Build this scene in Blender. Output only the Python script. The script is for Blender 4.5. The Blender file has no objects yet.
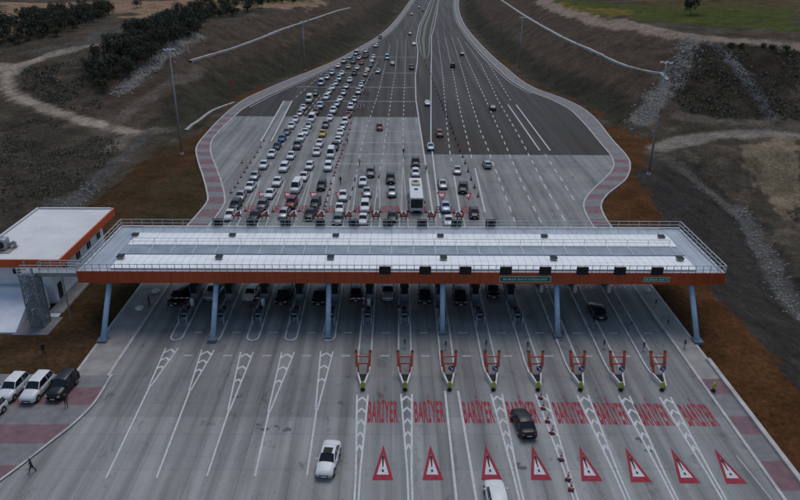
import bpy, bmesh, math, random
import numpy as np
from mathutils import Matrix, Vector

scene = bpy.context.scene
COL = scene.collection
R = math.radians

# ------------------------------------------------------------------ camera
FPX, CAMH = 690.0, 46.0
PITCH, YAW, ROLL = R(23.85), R(0.75), R(0.5)

def cam_basis():
    cy, sy = math.cos(YAW), math.sin(YAW)
    f = np.array([sy*math.cos(PITCH), cy*math.cos(PITCH), -math.sin(PITCH)])
    r = np.array([cy, -sy, 0.0]); u = np.cross(r, f)
    c, s = math.cos(ROLL), math.sin(ROLL)
    return f, c*r+s*u, -s*r+c*u
CF, CR, CU = cam_basis()
CPOS = np.array([0.0, 0.0, CAMH])

cam_data = bpy.data.cameras.new('camera')
cam_data.sensor_width = 36.0
cam_data.lens = FPX/800.0*36.0
cam_data.clip_start = 0.5
cam_data.clip_end = 6000
cam = bpy.data.objects.new('camera', cam_data)
COL.objects.link(cam)
cam.matrix_world = Matrix(((CR[0], CU[0], -CF[0], 0), (CR[1], CU[1], -CF[1], 0),
                           (CR[2], CU[2], -CF[2], CAMH), (0, 0, 0, 1)))
scene.camera = cam

# ------------------------------------------------------------------ light
SUN_EL, SUN_AZ = R(62), R(12)            # azimuth clockwise from +Y
world = bpy.data.worlds.new('World')
scene.world = world
world.use_nodes = True
wn = world.node_tree
wn.nodes.clear()
sky = wn.nodes.new('ShaderNodeTexSky')
sky.sky_type = 'NISHITA'
sky.sun_disc = False
sky.sun_elevation = SUN_EL
sky.sun_rotation = SUN_AZ
sky.air_density = 1.3
sky.dust_density = 1.2
sky.ozone_density = 1.5
bg = wn.nodes.new('ShaderNodeBackground')
bg.inputs['Strength'].default_value = 0.108
wo = wn.nodes.new('ShaderNodeOutputWorld')
wn.links.new(sky.outputs[0], bg.inputs[0])
wn.links.new(bg.outputs[0], wo.inputs[0])

sd = bpy.data.lights.new('sun', 'SUN')
sd.energy = 1.35
sd.angle = R(35)
sd.color = (1.0, 0.97, 0.92)
sun = bpy.data.objects.new('sun', sd)
COL.objects.link(sun)
sdir = Vector((math.sin(SUN_AZ)*math.cos(SUN_EL), math.cos(SUN_AZ)*math.cos(SUN_EL), math.sin(SUN_EL)))
sun.rotation_euler = sdir.to_track_quat('Z', 'Y').to_euler()

vs = scene.view_settings
vs.view_transform = 'Standard'
vs.look = 'None'
vs.gamma = 1
vs.use_curve_mapping = False
vs.exposure = -0.06

# ------------------------------------------------------------------ helpers
def g(px, py, z=0.0):
    """world point at height z that the photograph shows at pixel (px, py)"""
    d = CF + (px-400)/FPX*CR - (py-250)/FPX*CU
    t = (z-CAMH)/d[2]
    p = CPOS + t*d
    return float(p[0]), float(p[1])

ORD = ['zeroth', 'first', 'second', 'third', 'fourth', 'fifth', 'sixth', 'seventh', 'eighth', 'ninth', 'tenth',
       'eleventh', 'twelfth', 'thirteenth', 'fourteenth', 'fifteenth', 'sixteenth', 'seventeenth', 'eighteenth',
       'nineteenth', 'twentieth', 'twenty-first', 'twenty-second', 'twenty-third', 'twenty-fourth', 'twenty-fifth',
       'twenty-sixth', 'twenty-seventh', 'twenty-eighth', 'twenty-ninth', 'thirtieth', 'thirty-first', 'thirty-second']

def tag(o, label=None, cat=None, group=None, kind=None):
    if label: o['label'] = label
    if cat: o['category'] = cat
    if group: o['group'] = group
    if kind: o['kind'] = kind
    return o

def empty(name, loc, rz=0.0):
    o = bpy.data.objects.new(name, None)
    o.empty_display_size = 0.3
    o.location = loc
    o.rotation_euler = (0, 0, rz)
    COL.objects.link(o)
    return o

def link_mesh(name, me, parent=None):
    o = bpy.data.objects.new(name, me)
    COL.objects.link(o)
    if parent: o.parent = parent
    return o

def copy_tree(o, parent=None):
    c = o.copy()
    COL.objects.link(c)
    if parent: c.parent = parent
    for ch in list(o.children):
        copy_tree(ch, c)
    return c

def rnd_noise(x, y, seed=0):
    """numpy value noise, 0..1"""
    xi = np.floor(x).astype(np.int64); yi = np.floor(y).astype(np.int64)
    fx = x-xi; fy = y-yi
    fx = fx*fx*(3-2*fx); fy = fy*fy*(3-2*fy)
    def h(a, b):
        n = (a*374761393 + b*668265263 + seed*1442695041) & 0xffffffff
        n = ((n ^ (n >> 13)) * 1274126177) & 0xffffffff
        return ((n ^ (n >> 16)) & 0xffff)/65535.0
    return (h(xi, yi)*(1-fx)+h(xi+1, yi)*fx)*(1-fy) + (h(xi, yi+1)*(1-fx)+h(xi+1, yi+1)*fx)*fy

def fbm(x, y, seed=0, oct=4):
    s = 0; a = 0.5; t = 0
    for i in range(oct):
        s = s + a*rnd_noise(x, y, seed+i*17); t += a
        x = x*2.03+11.3; y = y*2.03+5.7; a *= 0.5
    return s/t

# ---- materials
def nodes_of(m):
    m.use_nodes = True
    nt = m.node_tree
    b = nt.nodes.get('Principled BSDF')
    return nt, b

def ramp(nt, src, stops):
    r = nt.nodes.new('ShaderNodeValToRGB')
    el = r.color_ramp.elements
    while len(el) < len(stops): el.new(0.5)
    for e, (p, c) in zip(el, stops):
        e.position = p
        e.color = (c, c, c, 1) if not isinstance(c, tuple) else (*c, 1)
    nt.links.new(src, r.inputs[0])
    return r.outputs[0]

def pos_map(nt, sx=1, sy=1, sz=1):
    ge = nt.nodes.new('ShaderNodeNewGeometry')
    mp = nt.nodes.new('ShaderNodeMapping')
    mp.inputs['Scale'].default_value = (sx, sy, sz)
    nt.links.new(ge.outputs['Position'], mp.inputs[0])
    return mp.outputs[0]

def noise(nt, vec, scale, detail=4, rough=0.55):
    n = nt.nodes.new('ShaderNodeTexNoise')
    n.inputs['Scale'].default_value = scale
    n.inputs['Detail'].default_value = detail
    n.inputs['Roughness'].default_value = rough
    nt.links.new(vec, n.inputs['Vector'])
    return n.outputs['Fac']

def mul(nt, a, b, mode='MULTIPLY', fac=1.0):
    m = nt.nodes.new('ShaderNodeMix')
    m.data_type = 'RGBA'; m.blend_type = mode
    if isinstance(fac, float): m.inputs[0].default_value = fac
    else: nt.links.new(fac, m.inputs[0])
    for s, v in ((m.inputs[6], a), (m.inputs[7], b)):
        if isinstance(v, tuple): s.default_value = (*v, 1)
        else: nt.links.new(v, s)
    return m.outputs[2]

def simple(name, col, rough=0.6, metal=0.0, var=0.25, scale=1.5, bump=0.0, coat=0.0, spec=0.5):
    m = bpy.data.materials.new(name)
    nt, b = nodes_of(m)
    v = pos_map(nt)
    n = noise(nt, v, scale, 5)
    f = ramp(nt, n, [(0.3, 1-var), (0.7, 1.0+var*0.15)])
    nt.links.new(mul(nt, col, f), b.inputs['Base Color'])
    b.inputs['Roughness'].default_value = rough
    b.inputs['Metallic'].default_value = metal
    b.inputs['Coat Weight'].default_value = coat
    b.inputs['Specular IOR Level'].default_value = spec
    if bump:
        bp = nt.nodes.new('ShaderNodeBump')
        bp.inputs['Strength'].default_value = bump
        bp.inputs['Distance'].default_value = 0.05
        nt.links.new(noise(nt, v, scale*8, 3), bp.inputs['Height'])
        nt.links.new(bp.outputs[0], b.inputs['Normal'])
    return m

M = {}
M['kerb'] = simple('kerb_concrete', (0.46, 0.44, 0.43), 0.8, var=0.35, scale=0.6)
M['walk'] = simple('walk_concrete', (0.30, 0.28, 0.26), 0.85, var=0.35, scale=0.5)
M['far_walk'] = simple('far_walk', (0.20, 0.18, 0.175), 0.85, var=0.35, scale=0.4)
M['paver_red'] = simple('paver_red', (0.19, 0.105, 0.115), 0.85, var=0.35, scale=0.9)
M['paver_grey'] = simple('paver_grey', (0.19, 0.185, 0.19), 0.85, var=0.3, scale=0.9)
M['steel'] = simple('galvanised_steel', (0.30, 0.32, 0.34), 0.45, 0.5, 0.2)
M['rail'] = simple('rail_steel', (0.52, 0.53, 0.55), 0.5, 0.1, 0.2)
M['blue_steel'] = simple('painted_blue_steel', (0.33, 0.46, 0.62), 0.45, 0.0, 0.2, 2.0)
M['orange_panel'] = simple('orange_panel', (0.42, 0.062, 0.012), 0.5, 0.0, 0.18, 0.5)
M['orange_panel2'] = simple('orange_fascia', (0.62, 0.095, 0.02), 0.5, 0.0, 0.18, 0.5)
M['soffit'] = simple('soffit_panel', (0.25, 0.25, 0.26), 0.7)
M['white_wall'] = simple('white_render', (0.66, 0.68, 0.74), 0.8, 0, 0.15, 0.7)
M['roof_membrane'] = simple('roof_membrane', (0.62, 0.61, 0.60), 0.75, 0, 0.16, 0.35)
M['black'] = simple('black_plastic', (0.008, 0.008, 0.009), 0.8, 0, 0.2)
M['screen_off'] = simple('dark_display', (0.006, 0.006, 0.007), 0.7, 0, 0.2)
M['dark_glass'] = simple('dark_glass', (0.012, 0.016, 0.02), 0.08, 0, 0.1)
M['booth'] = simple('booth_panel', (0.12, 0.15, 0.19), 0.5, 0, 0.25, 1.0)
M['kiosk'] = simple('kiosk_panel', (0.17, 0.23, 0.28), 0.35, 0, 0.3, 2.0)
M['panel_glass'] = simple('blue_grey_panel', (0.15, 0.22, 0.28), 0.25, 0, 0.3, 2.0)
M['tyre'] = simple('tyre_rubber', (0.015, 0.015, 0.016), 0.85)
M['rim'] = simple('wheel_rim', (0.35, 0.35, 0.36), 0.35, 0.8, 0.1)
M['car_glass'] = simple('car_glass', (0.008, 0.011, 0.014), 0.06, 0, 0.05, spec=0.6)
M['lamp_glass'] = simple('lamp_glass', (0.45, 0.46, 0.48), 0.15, 0, 0.1)
M['tail_glass'] = simple('tail_lamp_glass', (0.20, 0.008, 0.008), 0.2, 0, 0.1)
M['plate'] = simple('number_plate', (0.6, 0.6, 0.6), 0.5, 0, 0.05)
M['white_plastic'] = simple('white_plastic', (0.6, 0.6, 0.6), 0.5, 0, 0.15)
M['red_plastic'] = simple('red_plastic', (0.55, 0.04, 0.045), 0.5, 0, 0.2)
M['hazard_orange'] = simple('red_orange_paint', (0.50, 0.075, 0.03), 0.5, 0, 0.25, 3.0)
M['yellow_green'] = simple('yellow_green_paint', (0.38, 0.42, 0.04), 0.5, 0, 0.2)
M['blue_sign'] = simple('blue_sign_face', (0.05, 0.06, 0.22), 0.4, 0, 0.2)
M['green_sign'] = simple('green_sign_face', (0.012, 0.13, 0.095), 0.45, 0, 0.15)
M['sign_white'] = simple('sign_white', (0.5, 0.6, 0.55), 0.5, 0, 0.1)
M['rock'] = simple('riprap_stone', (0.29, 0.268, 0.245), 0.9, 0, 0.5, 1.5, 0.4)
M['bark'] = simple('bark', (0.05, 0.04, 0.03), 0.9)

def roof_material():
    m = bpy.data.materials.new('white_roof_sheet')
    nt, b = nodes_of(m)
    v = pos_map(nt)
    w = nt.nodes.new('ShaderNodeTexWave')
    w.wave_type = 'BANDS'; w.bands_direction = 'X'
    w.inputs['Scale'].default_value = 0.32
    w.inputs['Distortion'].default_value = 0.0
    nt.links.new(v, w.inputs['Vector'])
    lines = ramp(nt, w.outputs['Fac'], [(0.0, 0.72), (0.06, 1.0)])
    n = ramp(nt, noise(nt, pos_map(nt, 0.3, 1.2, 1), 0.8, 5), [(0.3, 0.85), (0.7, 1.0)])
    c = mul(nt, mul(nt, (0.86, 0.85, 0.83), lines), n)
    nt.links.new(c, b.inputs['Base Color'])
    b.inputs['Roughness'].default_value = 0.33
    return m
M['roof_white'] = roof_material()

def fascia_material(name, col):
    m = bpy.data.materials.new(name); nt, b = nodes_of(m); v = pos_map(nt)
    st = ramp(nt, noise(nt, pos_map(nt, 2.5, 2.5, 0.12), 1.0, 5, .7), [(0.3, .74), (0.6, 1.04)])
    bg_ = ramp(nt, noise(nt, v, .12, 4), [(0.3, .82), (0.7, 1.05)])
    nt.links.new(mul(nt, mul(nt, col, st), bg_), b.inputs['Base Color'])
    b.inputs['Roughness'].default_value = .5
    return m
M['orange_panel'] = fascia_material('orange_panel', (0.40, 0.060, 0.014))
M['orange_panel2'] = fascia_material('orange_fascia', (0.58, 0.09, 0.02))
def deck_material():
    m = bpy.data.materials.new('grey_deck_sheet'); nt, b = nodes_of(m)
    st = ramp(nt, noise(nt, pos_map(nt, 1.5, .15, 1), 1.0, 5, .7), [(0.3, .72), (0.62, 1.05)])
    bg_ = ramp(nt, noise(nt, pos_map(nt), .25, 5, .6), [(0.3, .8), (0.7, 1.06)])
    nt.links.new(mul(nt, mul(nt, (0.36, .41, .46), st), bg_), b.inputs['Base Color'])
    b.inputs['Roughness'].default_value = .5
    return m
M['deck'] = deck_material()

def concrete_material():
    m = bpy.data.materials.new('plaza_concrete')
    nt, b = nodes_of(m)
    v = pos_map(nt)
    base = (0.250, 0.248, 0.242)
    br = nt.nodes.new('ShaderNodeTexBrick')
    br.offset = 0.0; br.squash = 1.0
    br.inputs['Color1'].default_value = (0.93, 0.93, 0.94, 1)
    br.inputs['Color2'].default_value = (1.04, 1.03, 1.01, 1)
    br.inputs['Mortar'].default_value = (0.70, 0.69, 0.68, 1)
    br.inputs['Scale'].default_value = 1.0
    br.inputs['Mortar Size'].default_value = 0.035
    br.inputs['Mortar Smooth'].default_value = 0.3
    br.inputs['Bias'].default_value = 0.0
    br.inputs['Brick Width'].default_value = 4.77
    br.inputs['Row Height'].default_value = 5.2
    nt.links.new(v, br.inputs['Vector'])
    c = mul(nt, base, br.outputs['Color'])
    big = ramp(nt, noise(nt, v, 0.07, 5, 0.6), [(0.3, 0.80), (0.7, 1.10)])
    c = mul(nt, c, big)
    wd = nt.nodes.new('ShaderNodeTexWave'); wd.wave_type = 'BANDS'; wd.bands_direction = 'X'
    wd.inputs['Scale'].default_value = 0.314/4.77*1.0
    wd.inputs['Distortion'].default_value = 1.2; wd.inputs['Detail'].default_value = 3
    nt.links.new(pos_map(nt, 1.0, 0.05, 1), wd.inputs['Vector'])
    c = mul(nt, c, ramp(nt, wd.outputs['Fac'], [(0.0, 0.91), (0.6, 1.02)]))
    cr = nt.nodes.new('ShaderNodeTexVoronoi'); cr.feature = 'DISTANCE_TO_EDGE'; cr.inputs['Scale'].default_value = 0.11
    nt.links.new(v, cr.inputs['Vector'])
    c = mul(nt, c, ramp(nt, cr.outputs['Distance'], [(0.0, 0.84), (0.005, 1.0)]))
    trk = ramp(nt, noise(nt, pos_map(nt, 1.0, 0.03, 1), 0.8, 3), [(0.35, 0.68), (0.62, 1.05)])
    c = mul(nt, c, trk)
    spots = ramp(nt, noise(nt, pos_map(nt, 1.0, 0.5, 1), 0.55, 6, 0.7), [(0.30, 0.55), (0.42, 1.0)])
    c = mul(nt, c, spots)
    fine = ramp(nt, noise(nt, v, 3.0, 5, 0.7), [(0.25, 0.90), (0.75, 1.05)])
    c = mul(nt, c, fine)
    sep = nt.nodes.new('ShaderNodeSeparateXYZ')
    nt.links.new(v, sep.inputs[0])
    def band(a, bb, lo, hi):
        mr = nt.nodes.new('ShaderNodeMapRange')
        mr.inputs['From Min'].default_value = a; mr.inputs['From Max'].default_value = bb
        mr.inputs['To Min'].default_value = lo; mr.inputs['To Max'].default_value = hi
        nt.links.new(sep.outputs['Y'], mr.inputs[0])
        cc = nt.nodes.new('ShaderNodeCombineColor')
        for i in range(3): nt.links.new(mr.outputs[0], cc.inputs[i])
        return cc.outputs[0]
    c = mul(nt, c, band(59.9, 60.1, 1.22, 1.0))      # an older and a newer pour meet here
    nt.links.new(c, b.inputs['Base Color'])
    nt.links.new(ramp(nt, noise(nt, v, 0.5, 4), [(0.3, 0.55), (0.7, 0.8)]), b.inputs['Roughness'])
    b.inputs['Specular IOR Level'].default_value = 0.1
    return m
M['concrete'] = concrete_material()

def asphalt_material():
    m = bpy.data.materials.new('asphalt')
    nt, b = nodes_of(m)
    v = pos_map(nt)
    base = (0.031, 0.0235, 0.0185)
    trk = ramp(nt, noise(nt, pos_map(nt, 1.0, 0.012, 1), 0.45, 4), [(0.35, 0.78), (0.65, 1.25)])
    big = ramp(nt, noise(nt, v, 0.05, 5, 0.6), [(0.3, 0.85), (0.7, 1.15)])
    fine = ramp(nt, noise(nt, v, 2.5, 5, 0.7), [(0.25, 0.85), (0.75, 1.12)])
    c = mul(nt, mul(nt, mul(nt, base, trk), big), fine)
    nt.links.new(c, b.inputs['Base Color'])
    nt.links.new(ramp(nt, noise(nt, pos_map(nt, 1.0, 0.02, 1), 0.5, 3), [(0.3, 0.5), (0.7, 0.68)]), b.inputs['Roughness'])
    b.inputs['Specular IOR Level'].default_value = 0.115
    return m
M['asphalt'] = asphalt_material()

def paint_material(name, col, wear=0.55):
    m = bpy.data.materials.new(name)
    nt, b = nodes_of(m)
    v = pos_map(nt)
    n1 = ramp(nt, noise(nt, v, 2.2, 6, 0.75), [(0.36, 0.0), (0.56, 1.0)])
    n2 = ramp(nt, noise(nt, pos_map(nt, 1, 0.3, 1), 0.6, 4), [(0.3, 0.55), (0.7, 1.0)])
    f = mul(nt, mul(nt, n1, n2), (1.0, 1.0, 1.0))
    cc = mul(nt, (0.17, 0.165, 0.16), col, 'MIX', f)
    cc = mul(nt, cc, col, 'MIX', 1.0-wear)
    nt.links.new(cc, b.inputs['Base Color'])
    b.inputs['Roughness'].default_value = 0.8
    b.inputs['Specular IOR Level'].default_value = 0.1
    return m
M['paint_white'] = paint_material('white_road_paint', (0.58, 0.58, 0.58), 0.4)
M['paint_faint'] = paint_material('worn_white_road_paint', (0.45, 0.45, 0.44), 0.5)
M['paint_red'] = paint_material('red_road_paint', (0.30, 0.014, 0.035), 0.3)
M['paint_black'] = paint_material('black_road_paint', (0.02, 0.02, 0.022), 0.30)

M['stain'] = simple('oil_stain', (0.10, 0.10, 0.10), 0.8, 0, .3)
class MB:
    """collects geometry and builds ONE mesh object"""
    def __init__(self):
        self.v = []; self.f = []; self.mi = []; self.mats = []
    def slot(self, m):
        m = M[m] if isinstance(m, str) else m
        if m not in self.mats: self.mats.append(m)
        return self.mats.index(m)
    def add(self, verts, faces, m):
        o = len(self.v); s = self.slot(m)
        self.v += [tuple(p) for p in verts]
        for f in faces:
            self.f.append(tuple(i+o for i in f)); self.mi.append(s)
    def box(self, c, s, m, rz=0.0):
        x, y, z = (k/2 for k in s)
        ca, sa = math.cos(rz), math.sin(rz)
        vs_ = []
        for dz in (-z, z):
            for dx, dy in ((-x, -y), (x, -y), (x, y), (-x, y)):
                vs_.append((c[0]+dx*ca-dy*sa, c[1]+dx*sa+dy*ca, c[2]+dz))
        self.add(vs_, [(3, 2, 1, 0), (4, 5, 6, 7), (0, 1, 5, 4), (1, 2, 6, 5), (2, 3, 7, 6), (3, 0, 4, 7)], m)
    def bar(self, a, b, w, h, m):
        """rectangular bar from a to b, w across, h high-ish"""
        a = Vector(a); b = Vector(b); d = (b-a)
        if d.length < 1e-6: return
        d.normalize()
        up = Vector((0, 0, 1)) if abs(d.z) < 0.95 else Vector((0, 1, 0))
        s = d.cross(up).normalized(); u = s.cross(d).normalized()
        vs_ = []
        for p in (a, b):
            for i, j in ((-1, -1), (1, -1), (1, 1), (-1, 1)):
                vs_.append(p + s*i*w/2 + u*j*h/2)
        self.add(vs_, [(3, 2, 1, 0), (4, 5, 6, 7), (0, 1, 5, 4), (1, 2, 6, 5), (2, 3, 7, 6), (3, 0, 4, 7)], m)
    def tube(self, a, b, r0, r1, m, n=10, caps=True):
        a = Vector(a); b = Vector(b); d = (b-a).normalized()
        up = Vector((0, 0, 1)) if abs(d.z) < 0.95 else Vector((1, 0, 0))
        s = d.cross(up).normalized(); u = s.cross(d).normalized()
        vs_ = []
        for p, r in ((a, r0), (b, r1)):
            for i in range(n):
                t = 2*math.pi*i/n
                vs_.append(p + (s*math.cos(t)+u*math.sin(t))*r)
        fs = [(i, (i+1) % n, n+(i+1) % n, n+i) for i in range(n)]
        if caps: fs += [tuple(range(n-1, -1, -1)), tuple(range(n, 2*n))]
        self.add(vs_, fs, m)
    def poly(self, pts, z, m):
        self.add([(p[0], p[1], z) for p in pts], [tuple(range(len(pts)))], m)
    def prism(self, pts, z0, z1, m, mtop=None, bottom=False):
        n = len(pts)
        vs_ = [(p[0], p[1], z0) for p in pts]+[(p[0], p[1], z1) for p in pts]
        self.add(vs_, [(i, (i+1) % n, n+(i+1) % n, n+i) for i in range(n)], m)
        self.add([(p[0], p[1], z1) for p in pts], [tuple(range(n))], mtop or m)
        if bottom: self.add([(p[0], p[1], z0) for p in pts], [tuple(range(n-1, -1, -1))], m)
    def build(self, name, parent=None, smooth=False, loc=None):
        me = bpy.data.meshes.new(name)
        me.from_pydata(self.v, [], self.f)
        for m in self.mats: me.materials.append(m)
        me.polygons.foreach_set('material_index', self.mi)
        if smooth: me.polygons.foreach_set('use_smooth', [True]*len(self.f))
        me.update()
        o = link_mesh(name, me, parent)
        if loc: o.location = loc
        return o

def fix_normals(o):
    bm = bmesh.new(); bm.from_mesh(o.data)
    bmesh.ops.recalc_face_normals(bm, faces=bm.faces)
    bm.to_mesh(o.data); bm.free()

def soft(o, w=0.03, seg=2, angle=35):
    """bevel + autosmooth-like look, applied into the mesh"""
    bm = bmesh.new(); bm.from_mesh(o.data)
    bmesh.ops.remove_doubles(bm, verts=bm.verts, dist=0.0005)
    bmesh.ops.recalc_face_normals(bm, faces=bm.faces)
    es = [e for e in bm.edges if len(e.link_faces) == 2 and e.calc_face_angle(0) > R(angle)]
    bmesh.ops.bevel(bm, geom=es, offset=w, segments=seg, affect='EDGES', profile=0.6, clamp_overlap=True)
    bm.to_mesh(o.data); bm.free()
    for p in o.data.polygons: p.use_smooth = True
    return o

def resample(pts, step):
    out = [tuple(pts[0])]
    for a, b in zip(pts[:-1], pts[1:]):
        L = math.hypot(b[0]-a[0], b[1]-a[1])
        n = max(1, int(round(L/step)))
        for i in range(1, n+1):
            t = i/n
            out.append((a[0]+(b[0]-a[0])*t, a[1]+(b[1]-a[1])*t))
    return out

def smooth_line(pts, n=6):
    """Catmull-Rom through the points"""
    P = [pts[0]]+list(pts)+[pts[-1]]
    out = []
    for i in range(1, len(P)-2):
        p0, p1, p2, p3 = (np.array(P[j], float) for j in (i-1, i, i+1, i+2))
        for k in range(n):
            t = k/n
            out.append(tuple(0.5*((2*p1)+(-p0+p2)*t+(2*p0-5*p1+4*p2-p3)*t*t+(-p0+3*p1-3*p2+p3)*t**3)))
    out.append(tuple(P[-2]))
    return out

def offset_line(pts, w):
    out = []
    for i, p in enumerate(pts):
        a = pts[max(0, i-1)]; b = pts[min(len(pts)-1, i+1)]
        dx, dy = b[0]-a[0], b[1]-a[1]; L = math.hypot(dx, dy) or 1
        out.append((p[0]-dy/L*w, p[1]+dx/L*w))
    return out

def strip(mb, pts, w, z, m):
    a = offset_line(pts, w/2); b = offset_line(pts, -w/2)
    n = len(pts)
    mb.add([(p[0], p[1], z) for p in a]+[(p[0], p[1], z) for p in b],
           [(i, n+i, n+i+1, i+1) for i in range(n-1)], m)

def dashes(mb, pts, w, z, m, on=3.0, off=3.0, start=0.0):
    cum = [0.0]
    for a, b in zip(pts[:-1], pts[1:]): cum.append(cum[-1]+math.hypot(b[0]-a[0], b[1]-a[1]))
    def at(s):
        for i in range(len(cum)-1):
            if s <= cum[i+1]:
                t = (s-cum[i])/max(1e-9, cum[i+1]-cum[i])
                return (pts[i][0]+(pts[i+1][0]-pts[i][0])*t, pts[i][1]+(pts[i+1][1]-pts[i][1])*t)
        return pts[-1]
    s = start
    while s < cum[-1]:
        strip(mb, [at(s), at(min(s+on, cum[-1]))], w, z, m)
        s += on+off

def G(l, z=0.0): return [g(a, b, z) for a, b in l]

# ------------------------------------------------------------------ platform outline (all world metres)
L_IN = [(-32.6, 40), (-32.6, 100), (-32.4, 112), (-32.1, 119.8), (-32.1, 125.4), (-33.2, 130.6), (-35.8, 139.2), (-39.4, 149.8),
        (-43.2, 161), (-45.6, 171.7), (-46.1, 184), (-45.7, 200), (-45.2, 209), (-43.6, 218), (-40.7, 231.2), (-35.2, 250.3),
        (-27.5, 279), (-19.5, 312), (-12.0, 352), (-5.2, 391), (1.6, 447), (10, 546), (19.5, 670), (33, 800), (58, 950), (95, 1120)]
L_OUT = [(-36.9, 40), (-36.9, 100), (-36.6, 112), (-36.2, 119), (-36.0, 125.4), (-36.6, 129.5), (-40.3, 141.1), (-44.8, 154),
         (-48.3, 166), (-49.2, 179.3), (-49.4, 196), (-48.8, 213.8), (-46.5, 230), (-38.6, 259), (-30.6, 285),
         (-23.0, 314), (-15.2, 354), (-8.3, 392), (-1.4, 447), (7.0, 546), (16.5, 670), (30, 800), (55, 950), (92, 1120)]
R_IN = [(35.7, 40), (35.7, 100), (35.9, 112), (36.3, 121), (37.6, 127.5), (41.3, 135), (47.3, 144.9), (50.8, 152.4), (52.5, 161),
        (53.2, 173), (54.2, 190), (54.6, 204), (54.3, 213), (51.6, 226.4), (47.2, 240), (44.3, 258), (43.0, 284.7), (41.8, 323),
        (41.2, 370), (42.3, 450), (47.2, 549), (57.5, 674), (73, 800), (98, 950), (135, 1120)]
R_OUT = [(38.7, 40), (38.7, 100), (39.4, 112), (39.9, 121), (41.2, 126.9), (44.4, 133), (50.6, 142), (54.8, 152), (56.6, 161),
         (57.5, 176), (59.0, 192), (59.6, 204.9), (59.0, 216), (56.5, 228), (50.8, 245), (48.3, 262), (47.0, 290), (45.6, 323),
         (45.0, 370), (45.6, 450), (50.7, 549), (61.2, 674), (77, 800), (102, 950), (139, 1120)]
L_INs, L_OUTs, R_INs, R_OUTs = (smooth_line(l, 4) for l in (L_IN, L_OUT, R_IN, R_OUT))

def x_at(line, y):
    ys = np.array([p[1] for p in line]); xs = np.array([p[0] for p in line])
    return np.interp(y, ys, xs)

# ------------------------------------------------------------------ terrain
def sstep(x, a, b):
    t = np.clip((x-a)/(b-a), 0, 1)
    return t*t*(3-2*t)

def poly_dist(X, Y, line):
    """distance to polyline"""
    d = np.full(X.shape, 1e9)
    for a, b in zip(line[:-1], line[1:]):
        ax, ay = a; bx, by = b
        vx, vy = bx-ax, by-ay
        L2 = vx*vx+vy*vy+1e-9
        t = np.clip(((X-ax)*vx+(Y-ay)*vy)/L2, 0, 1)
        d = np.minimum(d, np.hypot(X-ax-t*vx, Y-ay-t*vy))
    return d

PARK = dict(x0=-75.0, y0=30.0, y1=68.0)
BANK = [(0, 0), (3.0, 0.05), (23, 11.3), (26, 11.6), (44, 19.5), (60, 26), (400, 160)]
def terrain_h(X, Y):
    X = np.asarray(X, float); Y = np.asarray(Y, float)
    mid = (x_at(L_OUT, Y)+x_at(R_OUT, Y))/2
    right = X > mid
    dL = poly_dist(X, Y, L_OUT); dR = poly_dist(X, Y, R_OUT)
    inside = (X > x_at(L_OUT, Y)) & (X < x_at(R_OUT, Y))
    d = np.where(right, dR, dL)
    # natural ground
    nb = fbm(X/38+50, Y/38+50, 3, 4)-0.5
    nr = -6.5+6.8*sstep(Y-0.12*(X-70), 146, 164)+19.5*sstep(Y+0.10*(X-70), 178, 252)+6.0*sstep(Y, 330, 800)
    nl = -2.6+2.4*sstep(Y, 105, 150)+16.5*sstep(Y-0.10*(X+60), 178, 262)+6*sstep(Y, 330, 800)
    N = np.where(right, nr, nl)+nb*(2.2+3.5*sstep(Y, 220, 420))*sstep(d, 4, 30)
    # drainage ditch on the right
    ditch = poly_dist(X, Y, [(60, 70), (64, 95), (75, 137)])
    N = N-np.where(right, 1.6*np.exp(-(ditch/3.0)**2), 0)
    ditchL = poly_dist(X, Y, [(-74, 95), (-66, 125), (-58, 150), (-50, 190)])
    N = N-np.where(right, 0, 1.8*np.exp(-(ditchL/3.2)**2))
    verge = np.where(right, np.where(Y < 180, 8.0+0*Y, 2.0), np.where(Y < 175, 18.0-0.03*Y, 2.5))
    verge = np.where(right & (Y > 120) & (Y < 180), 6.0, verge)
    verge = np.where(~right & (Y < 175), np.clip(22-(Y-110)*0.22, 3.0, 22), verge)
    up = np.interp(np.clip(d-np.minimum(verge, 3), 0, 400), [p[0] for p in BANK], [p[1] for p in BANK])
    dn = -0.42*np.clip(d-verge, 0, 400)
    h = np.where(N > 0, np.minimum(N, up), np.maximum(N, dn))
    h = np.where(d < 0.6, 0.04, h+0.04)
    # left service ground is level round the building and the car park
    lev = sstep(-X, 30, 34)*(1-sstep(Y, 104, 122))*(1-sstep(-X, 66, 82))
    h = h*(1-lev)+0.04*lev
    park = (X > PARK['x0']-1) & (X < -30) & (Y < PARK['y1']-0.05)
    h = np.where(inside | park, -0.35, h)
    return h

def gt(px, py, it=40):
    """pixel -> point on the terrain, by marching the view ray"""
    d = CF + (px-400)/FPX*CR - (py-250)/FPX*CU
    ts = np.linspace(60, 1400, 2000)
    P = CPOS[None, :]+ts[:, None]*d[None, :]
    hh = terrain_h(P[:, 0], P[:, 1])
    below = np.where(P[:, 2] < np.maximum(hh, -0.0 if False else hh))[0]
    i = below[0] if len(below) else len(ts)-1
    p = P[i]
    return float(p[0]), float(p[1]), float(hh[i])

def T(l):
    return [gt(a, b)[:2] for a, b in l]

def in_poly(X, Y, poly):
    r = np.zeros(X.shape, bool)
    n = len(poly)
    for i in range(n):
        x1, y1 = poly[i]; x2, y2 = poly[(i+1) % n]
        if y1 == y2: continue
        c = ((y1 > Y) != (y2 > Y)) & (X < (x2-x1)*(Y-y1)/(y2-y1)+x1)
        r ^= c
    return r

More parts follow.
